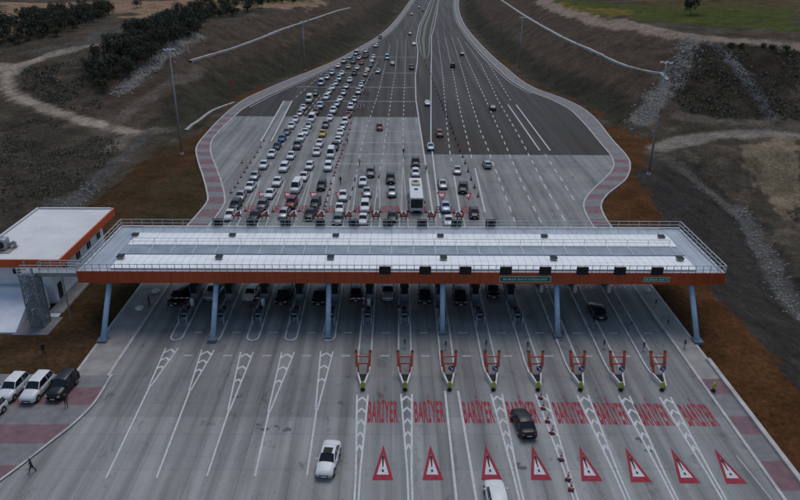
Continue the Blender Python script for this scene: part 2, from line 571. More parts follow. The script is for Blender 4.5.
def build_terrain():
    ys = [28.0]
    while ys[-1] < 1500: ys.append(ys[-1]*1.0075+0.0)
    ys = np.array(ys)
    core = np.arange(-96, 120, 0.85)
    outl = [-96.0]; st = 0.9
    while outl[-1] > -700: st *= 1.045; outl.append(outl[-1]-st)
    outr = [core[-1]]; st = 0.9
    while outr[-1] < 800: st *= 1.045; outr.append(outr[-1]+st)
    xs = np.array(outl[::-1][:-1]+list(core)+outr[1:])
    X, Y = np.meshgrid(xs, ys)
    sh = X.shape
    H = terrain_h(X, Y)
    n = fbm(X/3.2, Y/3.2, 11, 4)-0.5
    dd = np.minimum(poly_dist(X, Y, L_OUT), poly_dist(X, Y, R_OUT))
    inside = H < -0.3
    rough = sstep(dd, 12, 30)
    H = np.where(inside, H, H+n*(0.12+1.1*rough))
    # ---- ground cover by zone (the colours the ground itself has)
    jx = (fbm(X/5, Y/5, 21, 4)-0.5); jy = (fbm(X/5, Y/5, 31, 4)-0.5)
    sc = np.clip(Y/90, 1, 5)*2.6
    XJ = X+jx*sc*2; YJ = Y+jy*sc*2
    C = np.zeros(sh+(3,)); C[:] = (0.070, 0.062, 0.052)
    m1 = fbm(X/14, Y/14, 41, 5)[..., None]; m2 = fbm(X/4, Y/4, 51, 4)[..., None]; m3 = fbm(X/45, Y/45, 61, 4)[..., None]
    rc = lambda *c: np.array(c)
    C = C*(1-sstep(m1, .45, .62)*0.6)+rc(0.042, 0.042, 0.034)*sstep(m1, .45, .62)*0.6
    C = C*(1-sstep(m2, .6, .75)*0.5)+rc(0.13, 0.118, 0.10)*sstep(m2, .6, .75)*0.5
    def zone(poly, col, vary=0.25, soft_=None):
        k = in_poly(XJ, YJ, poly)
        cc = rc(*col)*(1-vary+2*vary*m2)
        C[k] = cc[k]
    def track(line, w, col, a=1.0):
        d = poly_dist(XJ*0.3+X*0.7, YJ*0.3+Y*0.7, smooth_line(line, 4))
        k = (1-sstep(d, w*0.35, w*0.75))[..., None]*a
        C[:] = C*(1-k)+rc(*col)*(0.75+0.5*m2)*k
    # brown dry-grass verges
    right = X > (x_at(L_OUT, Y)+x_at(R_OUT, Y))/2
    verge_r = right & (YJ < 197) & (XJ > 30) & (XJ < np.interp(Y, [40, 90, 104, 125, 140, 150, 160, 172, 186, 200], [46.5, 46.8, 49, 51.5, 53.5, 56, 62, 66, 66, 61]))
    brown = rc(0.080, 0.040, 0.019)*(0.72+0.6*m2)
    olive = rc(0.045, 0.040, 0.022)*(0.72+0.6*m2)
    zmix = sstep(m1, .5, .62)
    C[verge_r] = brown[verge_r]
    verge_l = (~right) & (YJ < 186) & (XJ > np.interp(Y, [40, 68, 78, 104, 118, 135, 150, 165, 186], [-90, -90, -75, -60, -60, -60, -58, -55, -50]))
    vl = (brown*rc(.72, .88, 1.05))*(1-0.6*zmix)+olive*0.6*zmix
    C[verge_l] = vl[verge_l]
    lev = (~right) & (Y < 79) & (Y > 60)
    vdark = rc(0.070, 0.045, 0.026)*(0.7+0.6*m2)
    C[lev] = vdark[lev]
    # dark gravel fill slope beside the right verge
    fill = right & (YJ < 158) & ~verge_r & (XJ < np.interp(Y, [40, 80, 110, 140, 158], [64, 66, 72, 80, 74]))
    fc = rc(0.042, 0.041, 0.041)*(0.75+0.5*m2)
    C[fill] = fc[fill]
    # cut banks: brown earth with greenish bands
    dR = poly_dist(X, Y, R_OUT); dL = poly_dist(X, Y, L_OUT)
    d = np.where(right, dR, dL)+jx*5
    bank = (Y > np.where(right, 190, 186)+jx*10) & (d < 42)
    b1 = rc(0.072, 0.060, 0.051)*(0.7+0.6*m2)
    b2 = rc(0.040, 0.041, 0.032)*(0.7+0.6*m2)
    b3 = rc(0.070, 0.064, 0.055)*(0.7+0.6*m2)
    kk = (sstep(d, 1, 4)*(1-sstep(d, 11, 15)))[..., None]
    bcol = b1*(1-kk)+b2*kk
    k3 = sstep(m3, .5, .6)
    bcol = bcol*(1-0.6*k3)+b3*0.6*k3
    kL = ((~right)*(sstep(d, 8, 11)*(1-sstep(d, 16, 19))))[..., None]*0.7
    bcol = bcol*(1-kL)+b2*kL
    C[bank] = bcol[bank]
    rust = (Y > 150)*(Y < 330)*(1-sstep(d, 2.5, 5))
    rk = (rust*sstep(fbm(X/9, Y/9, 71, 3), .45, .6))[..., None]*0.8
    C[:] = C*(1-rk)+brown*rk
    # fields
    zone([(150, 330), (300, 300), (800, 300), (800, 1500), (60, 1500), (85, 900), (98, 520)], (0.10, 0.078, 0.05), 0.2)
    zone(T([(545, 4), (600, 3), (700, 2), (799, 5), (799, 32), (740, 28), (690, 25), (640, 20), (590, 14)]), (0.058, 0.074, 0.022), 0.3)
    zone(T([(600, 2), (700, 1), (799, 2), (799, 8), (700, 7), (640, 6)]), (0.075, 0.062, 0.030), 0.25)
    zone(T([(545, 3), (590, 14), (632, 19), (640, 12), (600, 8)]), (0.115, 0.105, 0.03), 0.25)
    zone(T([(0, 2), (110, 0.5), (230, 1), (330, 4), (300, 8), (180, 14), (115, 14), (60, 10), (0, 20)]), (0.23, 0.165, 0.12), 0.15)
    zone(T([(122, 18), (170, 6), (190, 7), (190, 14), (150, 18), (125, 19)]), (0.24, 0.18, 0.14), 0.2)
    zone(T([(190, 2), (300, 0.5), (320, 2), (230, 5), (195, 8)]), (0.10, 0.105, 0.04), 0.2)
    zone(T([(0, 40), (0, 19), (45, 17), (75, 20), (45, 27), (0, 45)]), (0.22, 0.16, 0.12), 0.15)
    zone(T([(668, 100), (672, 60), (700, 45), (799, 47), (799, 120), (740, 120), (690, 116)]), (0.038, 0.035, 0.029), 0.5)
    zone(T([(735, 150), (799, 138), (799, 225), (770, 205), (752, 180)]), (0.165, 0.145, 0.108), 0.4)
    zone(T([(0, 110), (40, 115), (90, 135), (130, 150), (80, 200), (30, 210), (0, 235)]), (0.050, 0.048, 0.040), 0.5)
    # tracks of bare pale soil
    pale = (0.30, 0.27, 0.24)
    track(T([(140, 134), (110, 128), (75, 118), (40, 106), (15, 95), (8, 85), (8, 72), (30, 63), (60, 53), (100, 44), (112, 41)]), 3.4, pale)
    track(T([(0, 68), (12, 72)]), 5, pale)
    track(T([(112, 150), (125, 138), (140, 134), (165, 130)]), 4.0, (0.14, 0.13, 0.12), .8)
    track(T([(100, 135), (140, 105), (190, 77), (200, 68)]), 3.5, (0.13, 0.12, 0.11), .6)
    track(T([(660, 148), (700, 138), (740, 134), (799, 136)]), 6.0, (0.22, 0.205, 0.20), .85)
    track(T([(650, 152), (690, 178), (735, 215)]), 3.0, (0.12, 0.115, 0.11), .7)
    track(T([(540, 0), (560, 9), (600, 22), (640, 27), (670, 33), (700, 38), (740, 42), (799, 48)]), 5.5, (0.25, 0.21, 0.185), .9)
    track(T([(680, 118), (740, 122), (799, 128)]), 4.0, (0.12, 0.112, 0.10), .6)
    ditch_col = (0.20, 0.195, 0.195)
    track(T([(690, 40), (684, 60), (672, 82), (655, 100), (640, 122)]), 5.0, ditch_col, .75)
    track(T([(712, 45), (732, 62), (750, 85), (772, 118)]), 3.0, (0.11, 0.125, 0.15), .6)
    track(T([(195, 34), (170, 52), (145, 72), (122, 92)]), 4.5, ditch_col, .8)
    track(T([(148, 133), (120, 160), (85, 190), (50, 215), (0, 245)]), 3.0, (0.085, 0.088, 0.095), .8)
    track(T([(740, 208), (760, 250), (799, 320)]), 3.0, (0.12, 0.125, 0.13), .7)
    track(T([(40, 52), (90, 43), (110, 28), (150, 22)]), 6.0, (0.10, 0.105, 0.115), .5)
    me = bpy.data.meshes.new('terrain')
    ny, nx = sh
    V = np.stack([X, Y, H], -1).reshape(-1, 3)
    idx = np.arange(nx*ny).reshape(ny, nx)
    Fq = np.stack([idx[:-1, :-1], idx[:-1, 1:], idx[1:, 1:], idx[1:, :-1]], -1).reshape(-1, 4)
    me.vertices.add(len(V)); me.vertices.foreach_set('co', V.ravel())
    me.loops.add(Fq.size); me.loops.foreach_set('vertex_index', Fq.ravel().astype(np.int32))
    me.polygons.add(len(Fq)); me.polygons.foreach_set('loop_start', np.arange(0, Fq.size, 4, dtype=np.int32))
    me.update(calc_edges=True)
    me.polygons.foreach_set('use_smooth', [True]*len(Fq))
    ca = me.color_attributes.new('ground_cover', 'FLOAT_COLOR', 'POINT')
    ca.data.foreach_set('color', np.concatenate([C.reshape(-1, 3), np.ones((len(V), 1))], 1).ravel())
    m = bpy.data.materials.new('earth')
    nt, b = nodes_of(m)
    at = nt.nodes.new('ShaderNodeAttribute'); at.attribute_name = 'ground_cover'
    v = pos_map(nt)
    f1 = ramp(nt, noise(nt, v, 1.3, 6, 0.7), [(0.3, 0.55), (0.7, 1.5)])
    f2 = ramp(nt, noise(nt, v, 0.22, 5, 0.65), [(0.3, 0.7), (0.7, 1.3)])
    f3 = ramp(nt, noise(nt, v, 6.0, 3, 0.7), [(0.3, 0.75), (0.7, 1.25)])
    c = mul(nt, mul(nt, mul(nt, at.outputs['Color'], f1), f2), f3)
    c = mul(nt, c, (0.98, 0.88, 0.78))
    nt.links.new(c, b.inputs['Base Color'])
    b.inputs['Roughness'].default_value = 0.95
    b.inputs['Specular IOR Level'].default_value = 0.02
    bp = nt.nodes.new('ShaderNodeBump'); bp.inputs['Strength'].default_value = 0.8; bp.inputs['Distance'].default_value = 0.35
    nt.links.new(noise(nt, v, 1.1, 6, 0.7), bp.inputs['Height'])
    nt.links.new(bp.outputs[0], b.inputs['Normal'])
    me.materials.append(m)
    o = link_mesh('terrain', me)
    tag(o, kind='structure')
build_terrain()

# ------------------------------------------------------------------ plaza, road
def region_sheet(left, right, y0, y1, z, m, name, step=4.0):
    mb = MB(); ys = np.arange(y0, y1+1e-6, step)
    if ys[-1] < y1: ys = np.append(ys, y1)
    L = left(ys) if callable(left) else x_at(left, ys)
    Rr = right(ys) if callable(right) else x_at(right, ys)
    n = len(ys)
    mb.add([(L[i], ys[i], z) for i in range(n)]+[(Rr[i], ys[i], z) for i in range(n)],
           [(i, n+i, n+i+1, i+1) for i in range(n-1)], m)
    return tag(mb.build(name), kind='structure')

region_sheet(lambda y: np.where(y < 66, -75.0, x_at(L_INs, y)-0.1), lambda y: x_at(R_INs, y)+0.1, 30, 210, 0.0, 'concrete', 'plaza_concrete', 1.0)
fl = lambda x0: (lambda y: np.full(len(y), x0))
region_sheet(lambda y: x_at(L_INs, y)-0.1, fl(7.5), 200, 1120, 0.004, 'asphalt', 'asphalt_road_left', 3.0)
region_sheet(fl(7.5), lambda y: x_at(R_INs, y)+0.1, 161, 1120, 0.004, 'asphalt', 'asphalt_road_right', 3.0)
for nm in ('asphalt_road_left', 'asphalt_road_right'):
    bpy.data.objects[nm].name = 'asphalt_road'
# gap beyond Y 200 right of x=7.5 is covered; extend sheets where the road swings past x = 7.5
def sidewalk(inn, out, y0, y1, name, mats, step=1.0, kerb=True):
    mb = MB()
    ys = np.arange(y0, y1+1e-6, step)
    a = [(float(x_at(inn, y)), float(y)) for y in ys]; b = [(float(x_at(out, y)), float(y)) for y in ys]
    z = 0.14
    def lerp(p, q, t): return (p[0]+(q[0]-p[0])*t, p[1]+(q[1]-p[1])*t)
    cum = 0
    for i in range(len(ys)-1):
        m = mats(ys[i], cum)
        cum += math.hypot(a[i+1][0]-a[i][0], step)
        W = max(0.5, abs(b[i][0]-a[i][0])); k = 0.34/W; k2 = 1-0.34/W
        for (t0, t1, mm, zz) in ((0, k, 'kerb', z+0.012), (k, k2, m, z), (k2, 1, 'kerb', z+0.012)):
            q = [lerp(a[i], b[i], t0), lerp(a[i], b[i], t1), lerp(a[i+1], b[i+1], t1), lerp(a[i+1], b[i+1], t0)]
            mb.add([(p[0], p[1], zz) for p in q], [(0, 1, 2, 3)], mm)
        for (p, q) in ((a[i], a[i+1]), (b[i], b[i+1])):
            mb.add([(p[0], p[1], -0.3), (q[0], q[1], -0.3), (q[0], q[1], z+0.012), (p[0], p[1], z+0.012)], [(0, 1, 2, 3)], 'kerb')
    o = mb.build(name)
    return tag(o, kind='structure')
def mat_r(y, s):
    if y < 66.5 or 113 < y < 158: return 'paver_red' if int((s-1.0)/3.6) % 2 == 1 else 'paver_grey'
    if y < 113: return 'walk'
    if y < 240: return 'paver_grey' if int(s/5) % 2 else 'far_walk'
    return 'far_walk'
def mat_l(y, s):
    if y < 66.0: return 'paver_red' if int(y/4.2) % 2 else 'paver_grey'
    if y < 113: return 'walk'
    if y < 206: return 'paver_red' if int(s/3.4) % 2 else 'paver_grey'
    return 'far_walk'
sidewalk(R_INs, R_OUTs, 30, 760, 'pavement', mat_r)
sidewalk(L_INs, L_OUTs, 67.5, 760, 'pavement', mat_l)

# paved car park at the left, with a kerb swinging to the left edge
KC = [(-32.6, 67.8), (-32.5, 62.6), (-33.2, 59.0), (-34.2, 56.3), (-36.5, 50.6), (-40.0, 44.0), (-46, 36), (-52, 30)]
def car_park():
    mb = MB(); ks = smooth_line(KC, 5)
    kx = [p[0] for p in ks][::-1]; ky = [p[1] for p in ks][::-1]
    y = 30.0
    bands = [(65.2, 67.8, 'paver_grey'), (62.0, 65.2, 'paver_red'), (58.6, 62.0, 'paver_grey'), (55.6, 58.6, 'paver_red'),
             (52.5, 55.6, 'paver_grey'), (49.4, 52.5, 'paver_red'), (46, 49.4, 'paver_grey'), (43, 46, 'paver_red'), (30, 43, 'paver_grey')]
    for y0, y1, m in bands:
        ys = np.linspace(y0, y1, 6)
        xr = np.interp(ys, ky, kx)
        n = len(ys)
        mb.add([(-75, q, 0.13) for q in ys]+[(xr[i], ys[i], 0.13) for i in range(n)],
               [(i, n+i, n+i+1, i+1) for i in range(n-1)], m)
    mb.add([(-75, 67.8, -0.3), (-32.6, 67.8, -0.3), (-32.6, 67.8, 0.13), (-75, 67.8, 0.13)], [(0, 1, 2, 3)], 'kerb')
    a = offset_line(ks, 0.0); b = offset_line(ks, 0.28)
    n = len(ks)
    mb.add([(p[0], p[1], -0.05) for p in a]+[(p[0], p[1], 0.145) for p in a]+[(p[0], p[1], 0.145) for p in b],
           [(i, i+1, n+i+1, n+i) for i in range(n-1)]+[(n+i, n+i+1, 2*n+i+1, 2*n+i) for i in range(n-1)], 'kerb')
    tag(mb.build('parking_pavement'), kind='structure')
car_park()
mb = MB()
wl = [(38.45, y) for y in np.arange(30, 71.2, 2)]
a = offset_line(wl, 0.2); b = offset_line(wl, -0.2)
mb.prism([(38.25, 30), (38.75, 30), (38.75, 71), (38.25, 71)], -0.2, 0.42, 'kerb')
tag(mb.build('low_wall'), 'low white concrete edge wall beside the striped right pavement', 'wall')

# verge path by the left column is part of L sidewalk. Bench drains on both banks
def drape(name, pix, w, m='kerb', up=0.12, world_pts=None):
    pts = world_pts or T(pix)
    pts = resample(smooth_line(pts, 6), 2.0)
    P = np.array(pts)
    h = terrain_h(P[:, 0], P[:, 1])
    mb = MB(); a = offset_line(pts, w/2); b = offset_line(pts, -w/2); n = len(pts)
    vs_ = [(a[i][0], a[i][1], h[i]-1.0) for i in range(n)]+[(a[i][0], a[i][1], h[i]+up) for i in range(n)] + \
          [(b[i][0], b[i][1], h[i]+up) for i in range(n)]+[(b[i][0], b[i][1], h[i]-1.0) for i in range(n)]
    fs = []
    for i in range(n-1):
        for k in range(3):
            fs.append((k*n+i, k*n+i+1, (k+1)*n+i+1, (k+1)*n+i))
    mb.add(vs_, fs, m)
    return tag(mb.build(name), kind='structure')
M['drain'] = simple('drain_concrete', (0.36, 0.34, 0.32), 0.85, 0, 0.3, 0.5)
drape('drain_channel', [(190, 62), (215, 54), (240, 46), (265, 37), (290, 27), (320, 17), (350, 8)], 1.3, 'drain', 0.28)
drape('drain_channel', [(498, -2), (520, 13), (545, 28), (570, 41), (600, 55), (630, 68), (668, 81)], 1.3, 'drain', 0.28)
drape('drain_channel', [(186, 131), (198, 122), (213, 111), (234, 103)], 0.9, 'drain', 0.3)

# raised separators with pale double edge
for nm, p in (('left', G([(288, 101), (266, 142)])), ('right', G([(512, 105), (545, 151)]))):
    mb = MB()
    strip(mb, p, 2.6, 0.02, 'asphalt' if nm == 'right' else 'concrete')
    for s in (-1.3, 1.3):
        strip(mb, offset_line(p, s), 0.35, 0.13, 'paint_white')
    for s in (-1.3, 1.3):
        q = offset_line(p, s)
        for e in (-0.175, 0.175):
            r_ = offset_line(q, e)
            mb.add([(r_[0][0], r_[0][1], 0), (r_[1][0], r_[1][1], 0), (r_[1][0], r_[1][1], .13), (r_[0][0], r_[0][1], .13)], [(0, 1, 2, 3)], 'kerb')
    tag(mb.build('traffic_separator'), 'long low concrete separator with two pale edges on the %s asphalt' % nm, 'separator',
        'raised separators')

# median
MED_L = [(14.2, 311), (13.0, 330), (13.6, 380), (17.5, 450), (26, 547), (36.3, 672), (51, 800), (76, 950), (113, 1120)]
MED_R = [(15.4, 311), (17.3, 330), (20.5, 388), (25.0, 450), (32.3, 547), (41.5, 672), (56, 800), (81, 950), (118, 1120)]
mb = MB()
ys = np.arange(311, 900, 5.0)
la = [(float(x_at(MED_L, y)), float(y)) for y in ys]; lb = [(float(x_at(MED_R, y)), float(y)) for y in ys]
M['median_grass'] = simple('median_grass', (0.045, 0.055, 0.025), 0.95, 0, 0.5, 0.6)
M['median_gravel'] = simple('median_gravel', (0.17, 0.17, 0.165), 0.95, 0, 0.4, 0.6)
n = len(ys)
def lerp2(p, q, t): return (p[0]+(q[0]-p[0])*t, p[1]+(q[1]-p[1])*t)
for t0, t1, m, z in ((0, .12, 'far_walk', .15), (.12, .3, 'median_grass', .12), (.3, .52, 'median_gravel', .13), (.52, .88, 'median_grass', .12), (.88, 1, 'far_walk', .15)):
    A = [lerp2(p, q, t0) for p, q in zip(la, lb)]; B = [lerp2(p, q, t1) for p, q in zip(la, lb)]
    mb.add([(p[0], p[1], z) for p in A]+[(p[0], p[1], z) for p in B], [(i, n+i, n+i+1, i+1) for i in range(n-1)], m)
for l in (la, lb):
    mb.add([(p[0], p[1], -.1) for p in l]+[(p[0], p[1], .15) for p in l], [(i, i+1, n+i+1, n+i) for i in range(n-1)], 'kerb')
tag(mb.build('median_strip'), kind='structure')

# ------------------------------------------------------------------ road paint
ZP = 0.010
mk = MB()
W = 'paint_white'
# edge lines of both carriageways
strip(mk, [(7.7, 100), (7.7, 224.5), (8.8, 269), (11.0, 310), (12.2, 340), (12.7, 380), (16.5, 450), (25, 547), (35, 672), (50, 800)], 0.32, ZP, W)
strip(mk, [(8.9, 119), (10.0, 174), (15.1, 274), (18.2, 330), (21.6, 397), (26.2, 450), (33.4, 547), (42.5, 672), (57, 800)], 0.32, ZP, W)
strip(mk, [(float(x_at(L_INs, y))+0.9, float(y)) for y in range(212, 760, 8)], 0.22, ZP, W)
strip(mk, [(float(x_at(R_INs, y))-0.9, float(y)) for y in range(236, 760, 8)], 0.22, ZP, W)
# dashed lane lines, right carriageway
def far_ext(p, q, ys_):
    return [(p[0]+(float(x_at(MED_R, y))-float(x_at(MED_R, ys_[0])))+(q)*(y-ys_[0]), y) for y in ys_]
for l in ([(438, 40), (442, 68), (447, 126), (450, 153), (452, 165)],
          [(445, 38), (453, 72), (460, 110), (469, 146), (472, 160)],
          [(452, 38), (461, 66), (469, 94), (480, 130), (487, 146), (490, 155), (507, 200), (515, 222)],
          [(458, 38), (472, 70), (485, 98), (506, 146), (510, 156), (525, 190), (542, 224)],
          [(465, 42), (481, 64), (498, 100), (518, 134), (530, 157), (547, 190), (567, 224)],
          [(478, 52), (490, 66), (511, 101)],
          [(545, 154), (560, 177), (577, 205)]):
    dashes(mk, G(l), 0.25, ZP, W, 3.0, 3.0)
for l in ([(437, 0.5), (438, 40)], [(442, 0.5), (445, 38)], [(447, 0.5), (452, 38)]):
    dashes(mk, G(l), 0.2, ZP, W, 3.0, 9.0)
strip(mk, G([(454, 175), (460, 212)]), 0.3, ZP, W)
strip(mk, G([(475, 168), (485, 212)]), 0.3, ZP, W)
# left carriageway and queue lanes
for l in ([(406, 40), (405, 74), (404, 96), (403, 130), (403.5, 165)],
          [(398, 40), (395, 74), (392, 92), (387.5, 125), (384, 148), (379, 175), (377, 200)],
          [(390, 45), (383, 74), (378, 94), (364, 135), (357, 170), (350, 200)],
          [(322, 74), (294, 99)],
          [(377, 62), (358, 97), (345, 128), (335, 160)],
          [(350, 78), (330, 112), (312, 150)], [(338, 78), (315, 105), (290, 150)], [(320, 95), (297, 123), (270, 165)]):
    dashes(mk, G(l), 0.28, ZP, 'paint_faint', 3.0, 3.0)
for l in ([(415, 1), (409, 20), (398, 40)], [(420, 1), (415, 20), (406, 40)], [(426, 1), (421, 12)]):
    dashes(mk, G(l), 0.2, ZP, 'paint_faint', 3.0, 9.0)
for l in ([(261, 178), (246, 211)], [(285, 180), (271, 211)], [(313, 170), (300, 211)], [(335, 173), (327, 211)],
          [(357, 172), (350, 211)], [(379, 175), (377, 211)], [(403, 165), (404, 211)]):
    q = G(l)
    strip(mk, [(q[0][0]-.05, q[0][1]), (q[1][0]-.55, q[1][1])], 0.22, ZP, 'paint_faint')
    strip(mk, [(q[0][0]+.05, q[0][1]), (q[1][0]+.55, q[1][1])], 0.22, ZP, 'paint_faint')
# transverse lines
for yy, xl in ((318, -17), (276, -26), (246, -34), (222, -22)):
    strip(mk, [(xl, yy), (float(np.interp(yy, [224, 269, 330], [7.6, 8.8, 12])), yy)], 0.5, ZP, 'paint_faint')
for yy in (183, 171.5, 161, 153):
    strip(mk, [(-14, yy), (7.5, yy)], 0.35, ZP+.002, 'paint_faint')
tag(mk.build('lane_marking'), kind='structure')

# ---- front apron: tapers, chevrons, words, triangles
ISL = range(1, 14)
NEAR_SHIFT = {}
def isl_x(k, y):
    return NEAR_SHIFT.get(k, 0.0)*max(0.0, min(1.0, (92-y)/24)) + (-3.2+4.77*(k-6)) + ((-2.9+5.1*(k-6))-(-3.2+4.77*(k-6)))*(y-66)/55.0
NOSE_PX = {6: 363, 7: 405, 8: 448.5, 9: 491.5, 10: 535, 11: 576.5, 12: 616, 13: 656}
NOSE_DX = {6: 0, 7: 0, 8: .5, 9: 1.0, 10: 1.5, 11: 2, 12: 2.6, 13: 3.4}
for k in NOSE_PX: NEAR_SHIFT[k] = g(NOSE_PX[k]+NOSE_DX[k]*.7, 378)[0]-isl_x(k, 67.5)
TIP = {k: (75.2 if k <= 5 else 67.4) for k in ISL}
REAR = {k: (118.5 if k <= 9 else 111.0) for k in ISL}
fm = MB()
def taper(base_y, bx, bw, apex_y, ax, end_y, ex, chev=3, chev_to=0.8):
    for s in (-1, 1):
        strip(fm, [(bx+s*bw/2, base_y), (ax+s*0.10, apex_y)], 0.17, ZP, W)
    strip(fm, [(ax, apex_y), (ex, end_y)], 0.19, ZP, W)
    for i in range(chev):
        t = 0.04+i*chev_to/chev
        y = base_y+(apex_y-base_y)*t; cx = bx+(ax-bx)*t; w = bw*(1-t)+0.2*t
        d = w*0.55
        strip(fm, [(cx-w/2, y-d), (cx, y), (cx+w/2, y-d)], 0.34, ZP+.002, W)
tp = {1: ((172, 348), (150, 386), (106, 478)), 2: ((208, 350), (190, 390), (156.5, 478)), 3: ((247, 352), (229, 410), (207, 476)),
      4: ((288, 352), (269, 412), (255, 476)), 5: ((327, 351), (316.5, 410), (307, 475))}
for k, (b_, a_, e_) in tp.items():
    B, A, E = g(*b_), g(*a_), g(*e_)
    taper(B[1], B[0], 1.55, A[1], A[0], E[1], E[0], 3, 0.7)
tp2 = {6: ((362.5, 395), (356.5, 500)), 7: ((406.5, 394), (410.5, 500)), 9: ((496.5, 394), (521.5, 500)), 10: ((541, 394), (576, 500)),
       11: ((582.5, 395), (628, 500)), 12: ((624, 396), (676, 500)), 13: ((665, 397), (724, 499))}
for k, (b_, e_) in tp2.items():
    B, E = g(*b_), g(*e_)
    m_ = lerp2(B, E, 0.78); far = lerp2(B, E, 1.3)
    for s in (-1, 1):
        strip(fm, [(B[0]+s*.62, B[1]), (m_[0]+s*.2, m_[1]), (far[0]+s*.16, far[1])], 0.2, ZP, W)
    for i in range(5):
        t = 0.03+i*0.125
        c = lerp2(B, E, t); w = 1.24*(1-t/.78)+0.35*(t/.78)
        strip(fm, [(c[0]-w/2, c[1]-.75), (c[0], c[1]), (c[0]+w/2, c[1]-.75)], 0.36, ZP+.002, W)
for l in ([(445, 391), (456.5, 500), (459, 525)], [(458, 391), (476.5, 500), (481, 525)]):
    strip(fm, G(l), 0.24, ZP, W)
# edge strip on the right, broken pale line
strip(fm, G([(736, 455), (772, 500)]), 0.15, ZP, 'paint_faint')
for k in range(1, 14):    # short pale dabs across the lanes beside the islands
    for yy in (72.0, 77.5):
        x = (isl_x(k, yy)+isl_x(k+1, yy))/2
        strip(fm, [(x-.55, yy), (x+.55, yy)], 0.3, ZP, 'paint_faint')
strip(fm, [(-36, 60.0), (-3, 60.0)], 0.12, ZP-0.002, 'paint_black') if False else None
tag(fm.build('lane_marking'), kind='structure')

st_ = MB(); rg_ = random.Random(4)
for px, py, sx, sy, n_ in ((275, 427, 1.5, .5, 9), (342, 404, .25, .25, 2), (455, 372, .3, .8, 3), (240, 395, .3, .6, 3), (640, 440, .3, .9, 3), (520, 470, .25, .7, 3)):
    x, y = g(px, py)
    for i in range(n_):
        cx_, cy_ = x+rg_.gauss(0, sx*.6), y+rg_.gauss(0, sy*.6); q = rg_.uniform(.12, .4)
        st_.poly([(cx_+math.cos(a*.7)*q*rg_.uniform(.7, 1.6), cy_+math.sin(a*.7)*q*rg_.uniform(.5, 1)) for a in range(9)], .002+.0007*i, 'stain')
tag(st_.build('oil_stain'), kind='structure')

def text_mesh(s, size=1.0, extrude=0.0, spacing=1.0, bold=0.0):
    cu = bpy.data.curves.new('lettering', 'FONT')
    cu.body = s; cu.size = size; cu.align_x = 'CENTER'; cu.align_y = 'CENTER'
    cu.extrude = extrude; cu.offset = bold; cu.space_character = spacing; cu.resolution_u = 4
    o = bpy.data.objects.new('lettering_tmp', cu)
    COL.objects.link(o)
    dg = bpy.context.evaluated_depsgraph_get()
    me = bpy.data.meshes.new_from_object(o.evaluated_get(dg))
    bpy.data.objects.remove(o)
    return me

def fit_mesh(me, w, h):
    co = np.empty(len(me.vertices)*3); me.vertices.foreach_get('co', co); co = co.reshape(-1, 3)
    mn, mx = co.min(0), co.max(0)
    c = (mn+mx)/2
    co = co-c
    co[:, 0] *= w/(mx[0]-mn[0]); co[:, 1] *= h/(mx[1]-mn[1])
    me.vertices.foreach_set('co', co.ravel()); me.update()
    return me

def thicken_mesh(me, t):
    """embolden flat lettering: add shifted copies merged in one mesh"""
    bm = bmesh.new(); bm.from_mesh(me)
    geom = bm.verts[:]+bm.edges[:]+bm.faces[:]
    for k, dx in enumerate((-t, t)):
        r_ = bmesh.ops.duplicate(bm, geom=geom)
        for v in [e for e in r_['geom'] if isinstance(e, bmesh.types.BMVert)]:
            v.co.x += dx; v.co.z += 0.0012*(k+1)
    bm.to_mesh(me); bm.free()
    return me

word = fit_mesh(text_mesh('BAR\u0130YER', 1.0, 0, 1.14, 0.03), 3.25, 5.0)
word.materials.clear(); word.materials.append(M['paint_red'])

def painted_tri():
    mb = MB()
    w, h = 2.0, 5.0
    O = [(-w/2, -h/2), (w/2, -h/2), (0, h/2)]
    I = [(-0.57, -h/2+0.75), (0.57, -h/2+0.75), (0, h/2-1.45)]
    for i in range(3):
        j = (i+1) % 3
        mb.add([(O[i][0], O[i][1], 0), (O[j][0], O[j][1], 0), (I[j][0], I[j][1], 0), (I[i][0], I[i][1], 0)], [(0, 1, 2, 3)], 'paint_red')
    mb.poly(I, 0, 'paint_white')
    mb.poly([(-.13, .9), (-.05, -.75), (.05, -.75), (.13, .9)], 0.003, 'paint_black')
    mb.poly([(-.1, -1.05), (-.1, -1.4), (.1, -1.4), (.1, -1.05)], 0.003, 'paint_black')
    o = mb.build('warning_triangle_marking')
    return o
tri = painted_tri()
tag(tri, kind='structure')
wc = [(383, 408), (429, 408), (477.5, 408.5), (521.5, 408.5), (568.5, 409), (610, 410), (651.5, 411), (696, 411.5)]
tc = [(383, 462), (431.5, 462), (488.5, 462), (536.5, 462), (585.5, 463), (633, 464), (680, 465), (725, 465.5)]
first = True
for i in range(8):
    x, y = g(*wc[i])
    o = link_mesh('painted_word_marking', word); o.location = (x, y, ZP); tag(o, kind='structure')
    x, y = g(*tc[i])
    t = tri if first else tri.copy()
    if not first: COL.objects.link(t)
    first = False
    t.location = (x, y, ZP)
for i in range(1, 10):                 # the same paint, turned round, for traffic from the far side
    xa, ya = (isl_x(i, 123)+isl_x(i+1, 123))/2, 122.5
    o = link_mesh('painted_word_marking', word); o.location = (xa, ya, ZP); o.rotation_euler = (0, 0, math.pi); tag(o, kind='structure')
    t = tri.copy(); COL.objects.link(t); t.location = ((isl_x(i, 130)+isl_x(i+1, 130))/2, 130.5, ZP); t.rotation_euler = (0, 0, math.pi)
